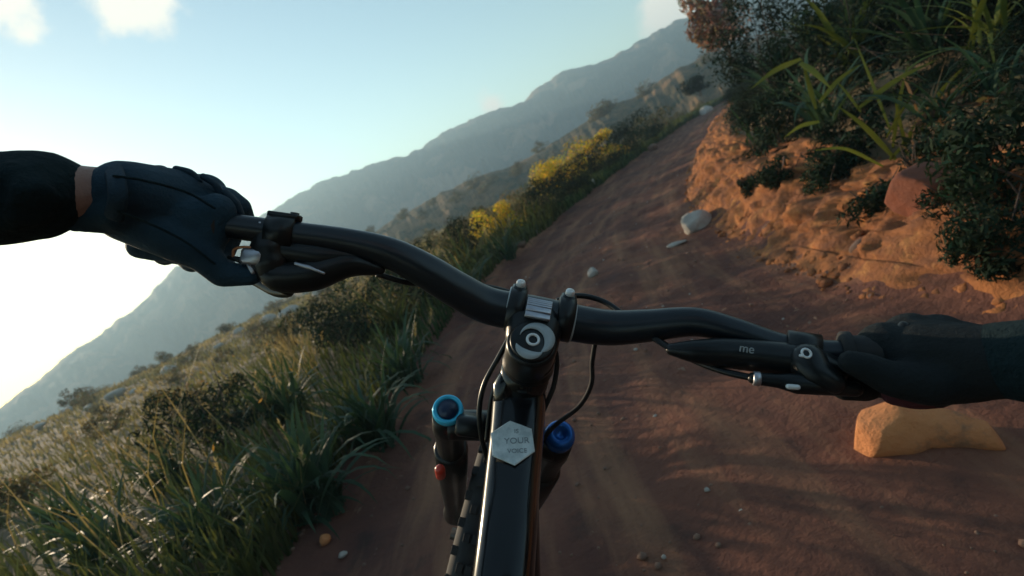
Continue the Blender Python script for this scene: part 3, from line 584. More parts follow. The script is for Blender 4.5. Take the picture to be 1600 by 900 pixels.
blob('sleeve', [(LS, .067, LE, .054), (LE, .056, c3, .0345), (c3, .0345, c2, .0335), (c2, .0335, c1, .0265), (P(72, 272, .392), .018, P(96, 272, .396), .013), (P(0, 350, .382), .016, P(75, 348, .392), .013), (c1, .0265, cu, .0235), (P(18, 262, .362), .006, P(34, 300, .352), .006), (P(34, 300, .352), .006, P(22, 350, .362), .006), (P(58, 262, .370), .0055, P(70, 300, .360), .006), (P(70, 300, .360), .006, P(60, 345, .370), .005), (P(92, 275, .376), .004, P(98, 310, .374), .004), (P(116, 272, .40), .009, P(104, 330, .398), .010)], .005, M['sleeve'], rider, 5)
r1, r2 = P(1575, 562, .362), P(1545, 564, .371)
blob('sleeve', [(RS, .067, RE, .054), (RE, .050, P(1640, 566, .345), .031), (P(1640, 566, .345), .031, r1, .028), (r1, .028, r2, .027)], .005, M['sleeve'], rider, 5)
blob('trousers', [(pel, .15, pel+Ub*.05, .15), (hipL, .10, kL, .075), (hipR, .10, kR, .075), (kL, .072, fL+Ub*.1, .055), (kR, .072, fR+Ub*.1, .055), (hipL, .11, hipR, .11)], .011, M['trousers'], rider, 4)
hm = MB(); hv, hf = lathe(hd+Ub*.035, Ub, [(-.02, .112), (.03, .118), (.07, .112), (.11, .085), (.13, .045), (.137, .005)], 28); hm.add(hv, hf); hm.add(*box(hd+Fb*.15+Ub*.05, Rb*.075, Fb*.05, Ub*.006)); hm.build('helmet', M['helmet'], rider)
for f in (fL, fR): blob('shoe', [(f-Fb*.07, .043, f+Fb*.14, .036), (f-Fb*.06, .04, f-Fb*.05+Ub*.07, .045)], .008, M['rubber'], rider, 4)
def glove(web, wr, cuff, knuckles, pips, mids, tips, palm, thumb, m_, kr, fr_):
    c = [(cuff[0], cuff[1], palm[0], palm[1])]
    for kk in knuckles: c.append((wr*.25+palm[0]*.75, .024, kk, kr)); c.append((palm[0], palm[1]*.85, kk, kr))
    for kk, p, q, e, f in zip(knuckles, pips, mids, tips, fr_): c += [(kk, kr*.82, p, f*1.12), (p, f*1.12, q, f), (q, f, e, f*.9)]
    for (a, ra), (b, rb) in zip(thumb[:-1], thumb[1:]): c.append((a, ra, b, rb))
    c += web
    return blob('glove', c, .0026, m_, rider, 5)
kn = [P(350, 322, .474), P(322, 302, .478), P(282, 292, .478), P(240, 298, .474)]
gl = glove([(P(338, 332, .446), .017, P(318, 392, .446), .0150), (P(300, 345, .445), .022, P(290, 380, .445), .017), (P(372, 325, .478), .012, P(384, 345, .492), .009), (P(110, 356, .398), .0035, P(165, 342, .410), .013), (P(132, 338, .402), .009, P(175, 330, .408), .018), (P(215, 388, .452), .009, P(300, 402, .455), .009)], LW, (P(199, 305, .418), .0285), kn, [P(356, 368, .502), P(316, 358, .506), P(274, 352, .505), P(236, 352, .50)], [P(338, 412, .490), P(300, 406, .482), P(258, 396, .480), P(216, 385, .476)], [P(350, 416, .470), P(308, 392, .455), P(270, 380, .453), P(232, 372, .45)],
      (P(268, 322, .456), .034), [(P(190, 340, .425), .019), (P(262, 372, .430), .0175), (P(318, 400, .440), .0140), (P(347, 428, .448), .0118), (P(392, 430, .452), .0095)], M['glove'], .0185, [.0118, .0122, .0118, .0105])
kn = [P(1384, 544, .414), P(1424, 530, .414), P(1466, 532, .410), P(1504, 544, .403)]
gr = glove([(P(1545, 566, .370), .0275, RW, .0275), (P(1400, 552, .402), .014, P(1404, 596, .400), .012), (P(1460, 545, .395), .022, P(1460, 600, .392), .018)], RW, (P(1545, 566, .370), .0275), kn, [P(1384, 588, .452), P(1425, 584, .455), P(1468, 585, .452), P(1508, 588, .442)], [P(1352, 606, .432), P(1422, 614, .43), P(1464, 616, .428), P(1502, 612, .42)], [P(1318, 606, .418), P(1422, 608, .402), P(1464, 610, .40), P(1500, 606, .395)],
      (P(1440, 562, .402), .032), [(P(1525, 590, .375), .018), (P(1450, 600, .378), .0165), (P(1392, 592, .384), .0135), (P(1356, 575, .388), .0115), (P(1330, 566, .39), .0095)], M['gloveshade'], .0218, [.0115, .012, .0115, .0105])
def on_glove(name, pts, r0, m_, g_, **k): return part(name, *tube(spline([P(*q) for q in pts], 6), r0, 8, roundcap=True, **k), m_, g_)
for a, b, c in (((352, 300, .452), (368, 316, .454), (376, 335, .458)), ((318, 276, .452), (336, 288, .454), (346, 304, .458)), ((276, 264, .452), (298, 270, .455), (312, 284, .458)), ((234, 264, .448), (254, 264, .450), (268, 274, .454))):
    on_glove('knuckle_pad', (a, b, c), .0030, M['glovedark'], gl, sx=1.5)
on_glove('seam', [(178, 275, .384), (225, 282, .396), (290, 300, .415), (335, 325, .426)], .0011, M['sleeve'], gl)
on_glove('seam', [(185, 330, .386), (235, 350, .400), (290, 378, .417), (335, 412, .434)], .0011, M['sleeve'], gl)
on_glove('wrist_strap', [(176, 262, .400), (182, 285, .386), (184, 312, .384), (178, 340, .393)], .0026, M['glovedark'], gl, sx=2.6)
for a, b, c in (((1376, 520, .408), (1372, 538, .408), (1372, 556, .410)), ((1412, 508, .402), (1404, 522, .402), (1402, 540, .404)), ((1458, 508, .399), (1448, 520, .398), (1444, 538, .399)), ((1500, 516, .392), (1490, 528, .391), (1486, 544, .391))):
    on_glove('knuckle_pad', (a, b, c), .0030, M['satin'], gr, sx=1.5)
on_glove('palm_panel', [(1395, 618, .398), (1430, 624, .392), (1468, 622, .392)], .0075, M['darkred'], gr)
part('white_line', *tube(spline([P(1424, 503, .408), P(1448, 502, .405), P(1474, 505, .403)], 5), .0009, 8, roundcap=True), M['white'], gr)  # thin white line along the top of the right glove
# ------------------------------------------------------------------ plants
def leaf_strip(L_, w_, bend, twist=0., n=7, fold=.25, tipw=.02):
    """one strap leaf from the origin up +Z, arching towards +Y"""
    V = []; F = []; y = z = 0.; q = 0.
    for i in range(n+1):
        t = i/n; ww = w_*(min(1, .55+t*2.2) if t < .3 else 1)*(1-t**2.2)+w_*tipw; a = twist*t
        c, s = math.cos(a), math.sin(a)
        V += [(-ww*c, y-ww*s, z), (0, y-fold*ww*math.cos(q), z-fold*ww*-math.sin(q)*0), (ww*c, y+ww*s, z)]
        if i: o = (i-1)*3; F += [(o, o+1, o+4, o+3), (o+1, o+2, o+5, o+4)]
        q = bend*(t+1/n)**1.5; y += math.sin(q)*L_/n; z += math.cos(q)*L_/n
    return np.array(V), np.array(F)
LEAVES = [mesh_np('leaf', *leaf_strip(1, w_, b, tw), M['strap']) for w_, b, tw in ((.022, .7, .3), (.018, 1.3, -.4), (.025, 1.9, .5), (.020, 2.3, -.2), (.016, .35, .2), (.024, 1.5, .8))]
LEAVES_B = [mesh_np('leaf', *leaf_strip(1, w_, b, tw), M['strapbright']) for w_, b, tw in ((.024, .7, .3), (.028, 1.2, -.5), (.022, 1.8, .4))]
STALK = [mesh_np('seed_stalk', *(lambda a, b: (np.vstack([a[0], b[0]]), np.vstack([a[1], b[1]+len(a[0])])))(leaf_strip(1, .005, b_, 0), leaf_strip(1, .004, b_, 1.5)), None) for b_ in (.4, .8)]
def mer(parts_):
    V = []; F = []; T = []; n = 0
    for v, f, t in parts_: V.append(v); F.append(f+n); T.append(np.broadcast_to(t, (len(v), 3))); n += len(v)
    return np.vstack(V), np.vstack(F), np.vstack(T)
def seed_head(seed):
    r = random.Random(seed); ps = []; v, f = leaf_strip(.8, .003, .35, 0, 5); ps.append((v, f, (1, 1, 1))); e = v[-2]
    for i in range(26):
        t = i/26; v2, f2 = leaf_strip(r.uniform(.03, .06), .006, r.uniform(0, .6), 0, 2); a = r.uniform(0, 6.28); tl = r.uniform(.2, .8)
        Rm = np.array(Matrix.Rotation(a, 3, 'Z') @ Matrix.Rotation(-tl, 3, 'X')); p = e*(1-t*.22)+np.array([0, 0, 0]); ps.append((v2@Rm.T+p, f2, np.array((1, 1, 1))*r.uniform(.7, 1.3)))
    V, F, T = mer(ps); return mesh_np('seed_head', V, F, M['straw'], True, T)
HEADS = [seed_head(i) for i in range(3)]
def zat(x, y): return float(zg(np.array([x]), np.array([y]))[0])
def put(me, name, parent, loc, rot, sc):
    o = link(name, me, parent); o.location = loc; o.rotation_euler = rot; o.scale = sc; return o
def tussock(x, y, h, n, label, group, seed, leaves=LEAVES, lean=(.1, .9), heads=0, name='grass_tussock', cat='grass clump', wide=1., z=None):
    r = random.Random(seed); o = root(name, (x, y, (zat(x, y) if z is None else z)-.03), label, cat, group)
    for i in range(n):
        L_ = h*r.uniform(.55, 1.25); a = r.uniform(0, 6.28); tl = r.uniform(*lean)*r.random()**.5
        ln = put(leaves[r.randrange(len(leaves))], 'leaf', o, (r.gauss(0, .05), r.gauss(0, .05), 0), Matrix.Rotation(a, 3, 'Z').to_euler(), (L_*wide, L_, L_))
        ln.rotation_euler = (Matrix.Rotation(a, 3, 'Z') @ Matrix.Rotation(-tl, 3, 'X')).to_euler()
    for i in range(heads):
        a = r.uniform(0, 6.28); L_ = h*r.uniform(.9, 1.3); q = put(HEADS[r.randrange(3)], 'seed_head', o, (r.gauss(0, .06), r.gauss(0, .06), 0), (0, 0, 0), (L_,)*3); q.rotation_euler = (Matrix.Rotation(a, 3, 'Z') @ Matrix.Rotation(-r.uniform(.05, .5), 3, 'X')).to_euler()
    return o
near = [  # a point the clump stands on, height, leaves, heads, width, label
    (500, 800, .44, 100, 2, 1.7, 'big blue green grass clump with long arching leaves at the lower left trail edge'),
    (345, 850, .40, 90, 2, 1.5, 'dark green arching grass clump at the bottom left of the picture'),
    (590, 690, .48, 90, 1, 1.5, 'dark strap leaved clump on the trail edge left of the fork'),
    (270, 760, .40, 70, 8, 1.3, 'seeding grass clump with straw coloured heads left of the blue green clump'),
    (455, 655, .48, 80, 10, 1.3, 'tall seeding grass clump with many straw heads below the brake lever'),
    (110, 830, .38, 80, 3, 1.4, 'dark grass clump near the bottom left corner of the picture'),
    (640, 600, .50, 70, 2, 1.4, 'shaded grass clump on the trail edge under the left half of the handlebar'),
    (735, 470, .60, 46, 4, 1.1, 'grass clump on the trail edge just above the middle of the handlebar'),
    (795, 405, .62, 40, 6, 1.0, 'tall pale stemmed grass clump next to the small yellow bush'),
    (180, 870, .36, 70, 2, 1.6, 'broad leaved grass clump at the bottom of the picture left of the dark arching clump'),
]
for i, (px, py, h, n, hd_, wd_, lab) in enumerate(near):
    (x, y, _z), _t = ray_ground(px, py); tussock(float(x), float(y), h, n, lab, None, 100+i, heads=hd_, wide=wd_)
proto = []
for k in range(4):
    r = random.Random(500+k); ps = []
    for i in range(60):
        L_ = r.uniform(.5, 1.25); v, f = leaf_strip(L_, r.uniform(.010, .020), r.choice((.5, .9, 1.4, 2.)), r.uniform(-.5, .5), 6); a = r.uniform(0, 6.28); tl = .8*r.random()**.6
        Rm = np.array(Matrix.Rotation(a, 3, 'Z') @ Matrix.Rotation(-tl, 3, 'X')); g_ = r.uniform(.7, 1.3); ps.append((v@Rm.T+np.array([r.gauss(0, .07), r.gauss(0, .07), 0]), f, np.array([g_*r.uniform(.8, 1.6), g_, g_*.9])))
    V, F, T = mer(ps); proto.append(mesh_np('grass_tussock', V, F, M['grass'], True, T))
r = random.Random(9)
for i in range(46):
    s = 3.0+i*.62+r.uniform(-.3, .3); d = -1.55-abs(r.gauss(0, .45)); x, y = sd_to_xy(s, d); x, y = float(x), float(y)
    o = link('grass_tussock', proto[i % 4]); h = r.uniform(.5, .85); o.location = (x, y, zat(x, y)-.03); o.scale = (h, h, h); o.rotation_euler = (0, 0, r.uniform(0, 6.28))
    set_props(o, 'tall grass clump in the left verge '+('beside the near trail behind the handlebar' if s < 9 else 'among the yellow bushes' if s < 18 else 'beside the far end of the trail'), 'grass clump', 'grass clumps lining the left trail edge')
sproto = []
for k in range(3):
    r = random.Random(540+k); ps = []
    for i in range(26):
        me_ = HEADS[r.randrange(3)]; v = np.array([q.co[:] for q in me_.vertices]); f = np.array([list(q.vertices) for q in me_.polygons]); L_ = r.uniform(.6, 1.2); a = r.uniform(0, 6.28); tl = .6*r.random()**.7
        Rm = np.array(Matrix.Rotation(a, 3, 'Z') @ Matrix.Rotation(-tl, 3, 'X')); ps.append((v*L_@Rm.T+np.array([r.gauss(0, .10), r.gauss(0, .10), 0]), f, np.ones(3)*r.uniform(.7, 1.2)))
    V, F, T = mer(ps); sproto.append(mesh_np('seeding_grass_tuft', V, F, M['straw'], True, T))
r = random.Random(19)
for i in range(44):
    s = 1.2+i*.22+r.uniform(-.3, .3); d = -2.0-abs(r.gauss(0, 1.2)); x, y = sd_to_xy(s, d); x, y = float(x), float(y)
    o = link('seeding_grass_tuft', sproto[i % 3]); h = r.uniform(.28, .52); o.location = (x, y, zat(x, y)-.02); o.scale = (h, h, h); o.rotation_euler = (0, 0, r.uniform(0, 6.28))
    set_props(o, 'golden seeding grass tuft on the left slope '+('near the bottom left grass clumps' if s < 4 else 'beyond the brake lever' if s < 8 else 'near the yellow bushes'), 'grass tuft', 'golden seeding grass tufts on the left slope')
def bush_parts(n, rad, leaf, seed, clumps=14, aspect=1.2, flat=.0, tr=(.6, 1.4), warm=.25, narrow=.5):
    """leaf-sized faces gathered in clumps through a crown of the given half-axes"""
    g = np.random.default_rng(seed); cc = g.normal(size=(clumps, 3)); cc /= np.linalg.norm(cc, axis=1)[:, None]; cc *= (g.random((clumps, 1))**.4)*.75
    cr = g.uniform(.22, .46, clumps); k = g.integers(0, clumps, n); u = g.normal(size=(n, 3)); u /= np.linalg.norm(u, axis=1)[:, None]
    p = (cc[k]+u*(cr[k]*g.random(n)**.33)[:, None]); p[:, 2] = np.abs(p[:, 2]+.55)-.55
    p = p*np.array(rad); nn = u+g.normal(size=(n, 3))*.6; nn /= np.linalg.norm(nn, axis=1)[:, None]
    a = np.cross(nn, g.normal(size=(n, 3))); a /= np.linalg.norm(a, axis=1)[:, None]; b = np.cross(nn, a); L_ = leaf*g.uniform(.6, 1.5, (n, 1))
    V = np.stack([p-a*L_, p-b*L_*narrow*.5+nn*L_*.15, p+a*L_, p+b*L_*narrow*.5+nn*L_*.15], 1).reshape(-1, 3)
    F = np.arange(n*4).reshape(n, 4); ct = g.uniform(*tr, clumps)[k]*g.uniform(.75, 1.25, n); T = np.stack([ct*(1+warm*g.normal(size=n)), ct, ct*.9], 1).clip(.05, 3)
    return V, F, np.repeat(T, 4, axis=0)
def twigs(rad, seed, n=9, r0=.012):
    r = random.Random(seed); m = MB(); b = np.array([0, 0, -rad[2]*1.0])
    for i in range(n):
        e = np.array([r.uniform(-.7, .7)*rad[0], r.uniform(-.7, .7)*rad[1], r.uniform(-.1, .8)*rad[2]]); mid = (b+e)/2+np.array([r.gauss(0, .1)*rad[0], r.gauss(0, .1)*rad[1], .1*rad[2]])
        m.add(*tube(spline([b, mid, e], 3), np.linspace(r0, r0*.3, 7), 6))
    return m
def bush(loc, rad, leaf, n, m_, label, seed, group=None, name='shrub', cat='shrub', **kw):
    loc = np.array(loc, float); o = root(name, loc-np.array([0, 0, rad[2]]), label, cat, group)
    V, F, T = bush_parts(n, rad, leaf, seed, **kw); f = link('foliage', mesh_np('foliage', V+np.array([0, 0, rad[2]]), F, m_, False, T), o)
    t = twigs(rad, seed, r0=.012*max(.5, rad[2])); part('stem', np.array(t.V)+loc, t.F, M['twig'], o); return o
def on_ground(s, d, rz): x, y = sd_to_xy(s, d); x, y = float(x), float(y); return (x, y, zat(x, y)+rz*.85)
def bsd(s, d, rad, *a, **k): return bush(on_ground(s, d, rad[2]), rad, *a, **k)
# left verge: yellow bushes and dark shrubs
bsd(6.9, -2.0, (.55, .50, .42), .028, 2200, M['yellow'], 'small yellow flowering bush behind the grass above the handlebar', 201, name='yellow_bush', cat='bush')
bsd(11.2, -2.25, (1.05, .75, .62), .036, 3200, M['yellow'], 'largest bright yellow bush midway along the left verge', 202, name='yellow_bush', cat='bush')
bsd(15.6, -2.4, (1.3, .9, .75), .045, 3000, M['yellow'], 'farther yellow green bush at the crest of the left verge', 203, name='yellow_bush', cat='bush', tr=(.4, 1.))
bsd(12.9, -1.55, (.95, .62, .56), .035, 2600, M['dark'], 'dark green shrub on the trail edge just in front of the yellow bush', 204)
bsd(10.0, -1.5, (.75, .55, .48), .032, 2400, M['dark'], 'dark green shrub on the trail edge beside the pale pinkish stone', 205)
bsd(20.5, -1.9, (1.5, 1.0, .85), .05, 2800, M['dark'], 'rounded dark shrub at the far end of the left verge', 206)
bsd(8.2, -1.45, (.62, .5, .44), .03, 2200, M['dark'], 'low dark shrub hugging the trail edge among the grass', 207)
bsd(16.4, -1.6, (1.2, .7, .62), .042, 2400, M['dark'], 'long dark shrub on the trail edge below the farther yellow green bush', 214)
bsd(8.9, -2.3, (.7, .5, .5), .032, 2200, M['olive'], 'olive bush between the two yellow bushes of the verge', 215)
bsd(26, -2.0, (1.6, 1.0, .8), .06, 2000, M['olive'], 'olive bush behind the rounded dark shrub at the end of the verge', 216)
bsd(4.4, -2.2, (.55, .5, .42), .03, 1800, M['dark'], 'dark bushy shrub in the shade beneath the left half of the bar', 208)  # near shrubs from here on: added, verge shade put into dark leaves
bsd(3.1, -2.3, (.55, .45, .38), .028, 1600, M['dark'], 'low dark shrub between the grass clumps left of the stem', 209)
bsd(3.6, -1.75, (.42, .40, .40), .026, 1700, M['dark'], 'dark shrub on the trail edge left of the stem in deep shade', 210)
bsd(5.6, -1.95, (.50, .45, .42), .028, 1700, M['dark'], 'dark shrub filling the verge above the left half of the handlebar', 211)
bsd(2.55, -1.95, (.36, .36, .34), .022, 1600, M['dark'], 'dark low shrub between the blue green clump and the trail', 212)
bsd(1.5, -2.3, (.45, .42, .32), .022, 1700, M['dark'], 'dark low shrub at the bottom left behind the near grass', 213)
# bushes scattered down the slope
r = random.Random(31); sb = [(k, *bush_parts(900, (1, .9, .7), .075, 300+k, clumps=18)) for k in range(3)]
SBM = [mesh_np('shrub', V+np.array([0, 0, .6]), F, M['olive'], False, T) for k, V, F, T in sb]
for i in range(150):
    s = 1+r.random()**1.3*58; d = -3.0-r.random()**1.4*42; x, y = sd_to_xy(s, d); x, y = float(x), float(y)
    if y < 1.5: continue
    o = link('shrub', SBM[i % 3]); k = r.uniform(.18, .46)*(1+math.hypot(x, y)/45); o.location = (x, y, zat(x, y)-.05); o.scale = (k, k, k*r.uniform(.8, 1.1)); o.rotation_euler = (0, 0, r.uniform(0, 6))
    set_props(o, 'low scrubby shrub '+('just behind the grass verge on the slope below the trail' if d > -9 else 'out in the middle of the open slope below the trail' if d > -24 else 'far out on the open slope near its hazy edge'), 'shrub', 'shrubs scattered over the lower slope')
# scrub carpet of the slope
def scrub(n, smin, smax, dmin, dmax, hh, seed, m_, kx=1.6, w_=.006, ymin=.5):
    g = np.random.default_rng(seed); s = smin+(smax-smin)*g.random(n)**1.6; d = -(dmin+(dmax-dmin)*g.random(n)**kx); x, y = sd_to_xy(s, d); keep = (y > ymin); x, y, s, d = x[keep], y[keep], s[keep], d[keep]; n = len(x)
    z = zprof(s, d, x, y); dist = np.hypot(x, y); pt = fbm(x*.8, y*.8, 3, 77); h = hh*g.uniform(.4, 1.3, n)*(1+.7*pt)*(1+dist/50)*(1-.35*sstep((-d-2.5)/4)); wd = w_*(.6+dist/5)
    a = g.uniform(0, 6.28, n); ln = g.uniform(.1, .8, n); wx, wy = np.cos(a)*wd, np.sin(a)*wd; tx, ty = -np.sin(a)*ln*h, np.cos(a)*ln*h
    P0 = np.stack([x-wx, y-wy, z-.02], 1); P1 = np.stack([x+wx, y+wy, z-.02], 1); P2 = np.stack([x+wx*.8+tx*.35, y+wy*.8+ty*.35, z+h*.6], 1); P3 = np.stack([x-wx*.8+tx*.35, y-wy*.8+ty*.35, z+h*.6], 1); P4 = np.stack([x+tx, y+ty, z+h], 1)
    V = np.stack([P0, P1, P2, P3, P4, P4+np.stack([wx*.1, wy*.1, wx*0], 1)], 1).reshape(-1, 3); b = (np.arange(n)*6)[:, None]; F = np.concatenate([b+np.array([0, 1, 2, 3]), b+np.array([3, 2, 5, 4])])
    q = sstep((pt+.35)/.7)[:, None]; far = sstep((-d-2.6)/5)[:, None]; q2 = sstep((fbm(x*.25, y*.25, 3, 79)+.4)/.8)[:, None]; c = np.array([1.35, 1.1, .95])*q+np.array([.7, .9, .9])*(1-q); c = c*(1-far)+far*(np.array([5.6, 3.0, 3.6])*q2+np.array([3.0, 1.9, 2.2])*(1-q2)); T = np.repeat(c*g.uniform(.6, 1.4, (n, 1)), 6, axis=0); return V, F, T  # far blades: brown heath, lightened further to carry the glare veil
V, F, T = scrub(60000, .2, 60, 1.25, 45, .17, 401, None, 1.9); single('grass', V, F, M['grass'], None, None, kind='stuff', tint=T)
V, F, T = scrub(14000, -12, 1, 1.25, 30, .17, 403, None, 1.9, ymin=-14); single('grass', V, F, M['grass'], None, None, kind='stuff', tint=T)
V, F, T = scrub(1100, .4, 28, 1.8, 14, .42, 402, None, 1.6, .003); single('dry_grass', V, F, M['straw'], None, None, kind='stuff', tint=np.ones_like(T)*.9)
# pale rocks strewn along the foot of the slope
r = random.Random(77)
ORD = 'leftmost second third fourth fifth sixth seventh eighth ninth tenth eleventh twelfth thirteenth fourteenth'.split()
for i in range(14):
    px = 60+i*40+r.uniform(-8, 8); py = np.interp(px, [0, 100, 250, 350, 420, 600], [700, 655, 590, 540, 505, 400])+r.uniform(-8, 10); v = D(((px-800)/800, -(py-450)/800, 1)); ts = np.geomspace(4, 150, 500); pts = CP+ts[:, None]*v; h = np.argmax(pts[:, 2] < zg(pts[:, 0], pts[:, 1]))
    if h == 0: continue
    k = ts[h]*.010*r.uniform(.6, 1.5); rock('rock', 0, 0, (k*1.6, k, k*.8), M['stone'], 'small pale rock far down the left slope, %s in its line' % (ORD[i] if i == 0 else ORD[i]+' from the left'), 600+i, group='pale rocks along the foot of the slope', at=pts[h]+np.array([0, 0, .1*ts[h]/30]), sub=2)
sh0 = ray_ground(1395, 232)[1]-2.72-.12; b0 = P(1395, 232, 2.72+sh0); b1 = P(1265, 150, 2.95)
DBM = [mesh_np('shrub', V+np.array([0, 0, .6]), F, M['dark'], False, T) for V, F, T in (bush_parts(2600, (1, .95, .7), .042, 340+k, clumps=26) for k in range(3))]
r = random.Random(55)
for i in range(92):
    s = .3+r.random()**1.5*38; d = 1.85+r.random()**1.3*6; x, y = sd_to_xy(s, d); x, y = float(x), float(y)
    if math.hypot(x-b0[0], y-b0[1]) < .55 or math.hypot(x-b1[0], y-b1[1]) < .4: continue
    o = link('shrub', DBM[i % 3]); k = r.uniform(.28, .55); o.location = (x, y, zat(x, y)-.1); o.scale = (k, k, k*1.1); o.rotation_euler = (0, 0, r.uniform(0, 6))
    set_props(o, 'dark dense shrub '+('on the slope directly above the gloved right hand' if s < 4 else 'on the slope above the orange part of the earth bank' if s < 11 else 'lining the slope along the far part of the trail'), 'shrub', 'shrubs crowding the slope above the bank')
# right bank: shrubs, strap plant, dry plants
for i, (px, py, d, rad, lf, n, mk_, lab) in enumerate([
    (1122, 28, 6.6, (.56, .5, .62), .052, 2200, 'pink', 'pinkish brown dry bush standing against the sky above the trail'),
    (1185, 60, 5.6, (.6, .6, .65), .030, 2600, 'dark', 'dark bush right beside the pinkish dry bush'),
    (1290, 55, 4.2, (.62, .6, .55), .028, 3200, 'dark', 'big dark green bush above the yellow green strap leaves'),
    (1440, 30, 3.6, (.62, .6, .50), .026, 3200, 'dark', 'dark green bush at the top of the picture over the strap plant'),
    (1570, 70, 3.0, (.5, .5, .5), .024, 3200, 'dark', 'dark bush in the upper right corner behind the dry pink leaves'),
    (1580, 240, 2.45, (.36, .36, .36), .020, 2600, 'dark', 'dark leafy bush at the right edge of the picture beside the red boulder'),
    (1215, 200, 4.0, (.38, .38, .36), .024, 2400, 'dark', 'dark shrub overhanging the bank left of the strap plant'),
    (1330, 235, 3.1, (.36, .34, .24), .022, 2200, 'dark', 'low dark shrub hanging over the orange bank under the strap plant'),
    (1165, 262, 4.7, (.16, .16, .14), .020, 800, 'dark', 'small dark bush growing on the narrow orange bank'),
    (1088, 132, 30., (1.1, .9, .75), .10, 1400, 'dark', 'round dark bush beside the far end of the trail')]):
    bush(P(px, py, d), rad, lf, n, M[mk_], lab, 700+i)
for i, (px, py, k) in enumerate([(1400, 60, .5), (1470, 90, .45), (1540, 60, .5), (1595, 110, .45), (1500, 20, .6), (1590, 10, .6), (1420, 5, .6), (1340, 20, .55), (1560, 150, .36), (1490, 150, .3), (1350, 90, .4), (1595, 190, .3), (1300, 195, .22), (1345, 180, .22), (1390, 165, .22), (1430, 150, .24), (1330, 140, .26), (1290, 150, .26), (1480, 125, .26), (1450, 195, .2), (1250, 215, .22)]):
    o = link('shrub', DBM[i % 3]); p_, t_ = ray_ground(px, py, 1.0, 40); k = k*min(t_, 7)/5; o.location = p_-np.array([0, 0, k*.15]); o.scale = (k, k, k); o.rotation_euler = (0, 0, i*1.3)
    set_props(o, 'dark shrub among the strap leaved plants in the upper right of the picture', 'shrub', 'shrubs crowding the slope above the bank')
for i, (px, py, rad, lf, n, lab) in enumerate([
    (1592, 400, (.20, .20, .18), .013, 2600, 'dark bush low at the right edge of the picture above the gloved hand'),
    (1530, 322, (.17, .17, .14), .012, 2000, 'little dark bush hanging over the bank right of the red boulder'),
    (1385, 325, (.20, .18, .13), .016, 1500, 'little dark bush hanging over the bank left of the red boulder'),
    (1300, 290, (.24, .20, .16), .018, 1700, 'dark leafy bush on the lip of the bank between two smaller ones'),
    (1222, 285, (.20, .18, .16), .018, 1400, 'little dark bush on the lip of the bank below the taller overhanging shrub'),
    (1595, 300, (.26, .26, .26), .018, 2000, 'dark bush at the right edge of the picture beside the hanging one'),
    (1455, 265, (.18, .17, .14), .016, 1300, 'little dark bush directly behind the red boulder'),
    (1180, 300, (.13, .13, .12), .015, 900, 'smallest dark bush at the narrow end of the orange bank')]):
    p_, t_ = ray_ground(px, py); bush(p_+np.array([0, 0, rad[2]*.45]), rad, lf, n, M['dark'], lab, 760+i)
def leaf_between(p0, p1, w_, arch, m_, parent, face=None, n=9):
    p0, p1 = np.array(p0), np.array(p1); mid = (p0+p1)/2+np.array([0, 0, arch]); c = spline([p0, mid, p1], n//2+1); V = []; F = []; k = len(c); fc = -CF if face is None else face
    for i in range(k):
        t = i/(k-1); tg = nrm(c[min(i+1, k-1)]-c[max(i-1, 0)]); sd_ = nrm(np.cross(tg, fc)); nn = np.cross(sd_, tg); ww = w_*(.5+1.6*t if t < .3 else 1)*(1-t**2.4)+w_*.03
        V += [c[i]-sd_*ww, c[i]-nn*ww*.3, c[i]+sd_*ww]
        if i: o = (i-1)*3; F += [(o, o+1, o+4, o+3), (o+1, o+2, o+5, o+4)]
    return part('leaf', V, F, m_, parent)
sp = root('strap_leaf_plant', (*b0[:2], b0[2]-.05), 'strap leaved plant with bright yellow green blades on top of the bank', 'plant')
for (x0, y0, x1, y1, d1, w_, a) in [(1340, 170, 1466, 92, 2.5, .022, .02), (1400, 250, 1308, 165, 2.5, .026, .03), (1390, 200, 1334, 58, 2.7, .016, .02), (1345, 175, 1306, 125, 2.6, .014, .01), (1395, 230, 1420, 95, 2.6, .02, .02), (1420, 250, 1395, 140, 2.5, .018, .02), (1390, 250, 1500, 180, 2.55, .02, .05), (1380, 260, 1270, 235, 2.55, .016, .05), (1385, 215, 1440, 130, 2.4, .014, .01), (1400, 240, 1545, 70, 2.7, .018, .04)]:
    leaf_between(P(x0, y0, 2.62+sh0), P(x1, y1, d1+sh0), w_*.62, a, M['strapbright'], sp)
sp2 = root('strap_leaf_plant', (*b1[:2], b1[2]-.2), 'smaller strap leaved plant leaning towards the trail left of the bright one', 'plant')
for (x0, y0, x1, y1, d1, w_, a) in [(1252, 92, 1172, 140, 2.8, .016, .02), (1250, 98, 1300, 140, 2.8, .022, .02), (1280, 190, 1225, 215, 2.8, .012, .02), (1275, 170, 1252, 90, 2.9, .016, .0), (1280, 160, 1345, 100, 2.9, .014, .02)]:
    leaf_between(P(x0, y0, 2.9), P(x1, y1, d1), w_, a, M['strapbright'], sp2)
LEAVES_D = [mesh_np('leaf', *leaf_strip(1, w_, b, tw), M['strap']) for w_, b, tw in ((.024, .8, .3), (.028, 1.4, -.5), (.02, 1.9, .4))]
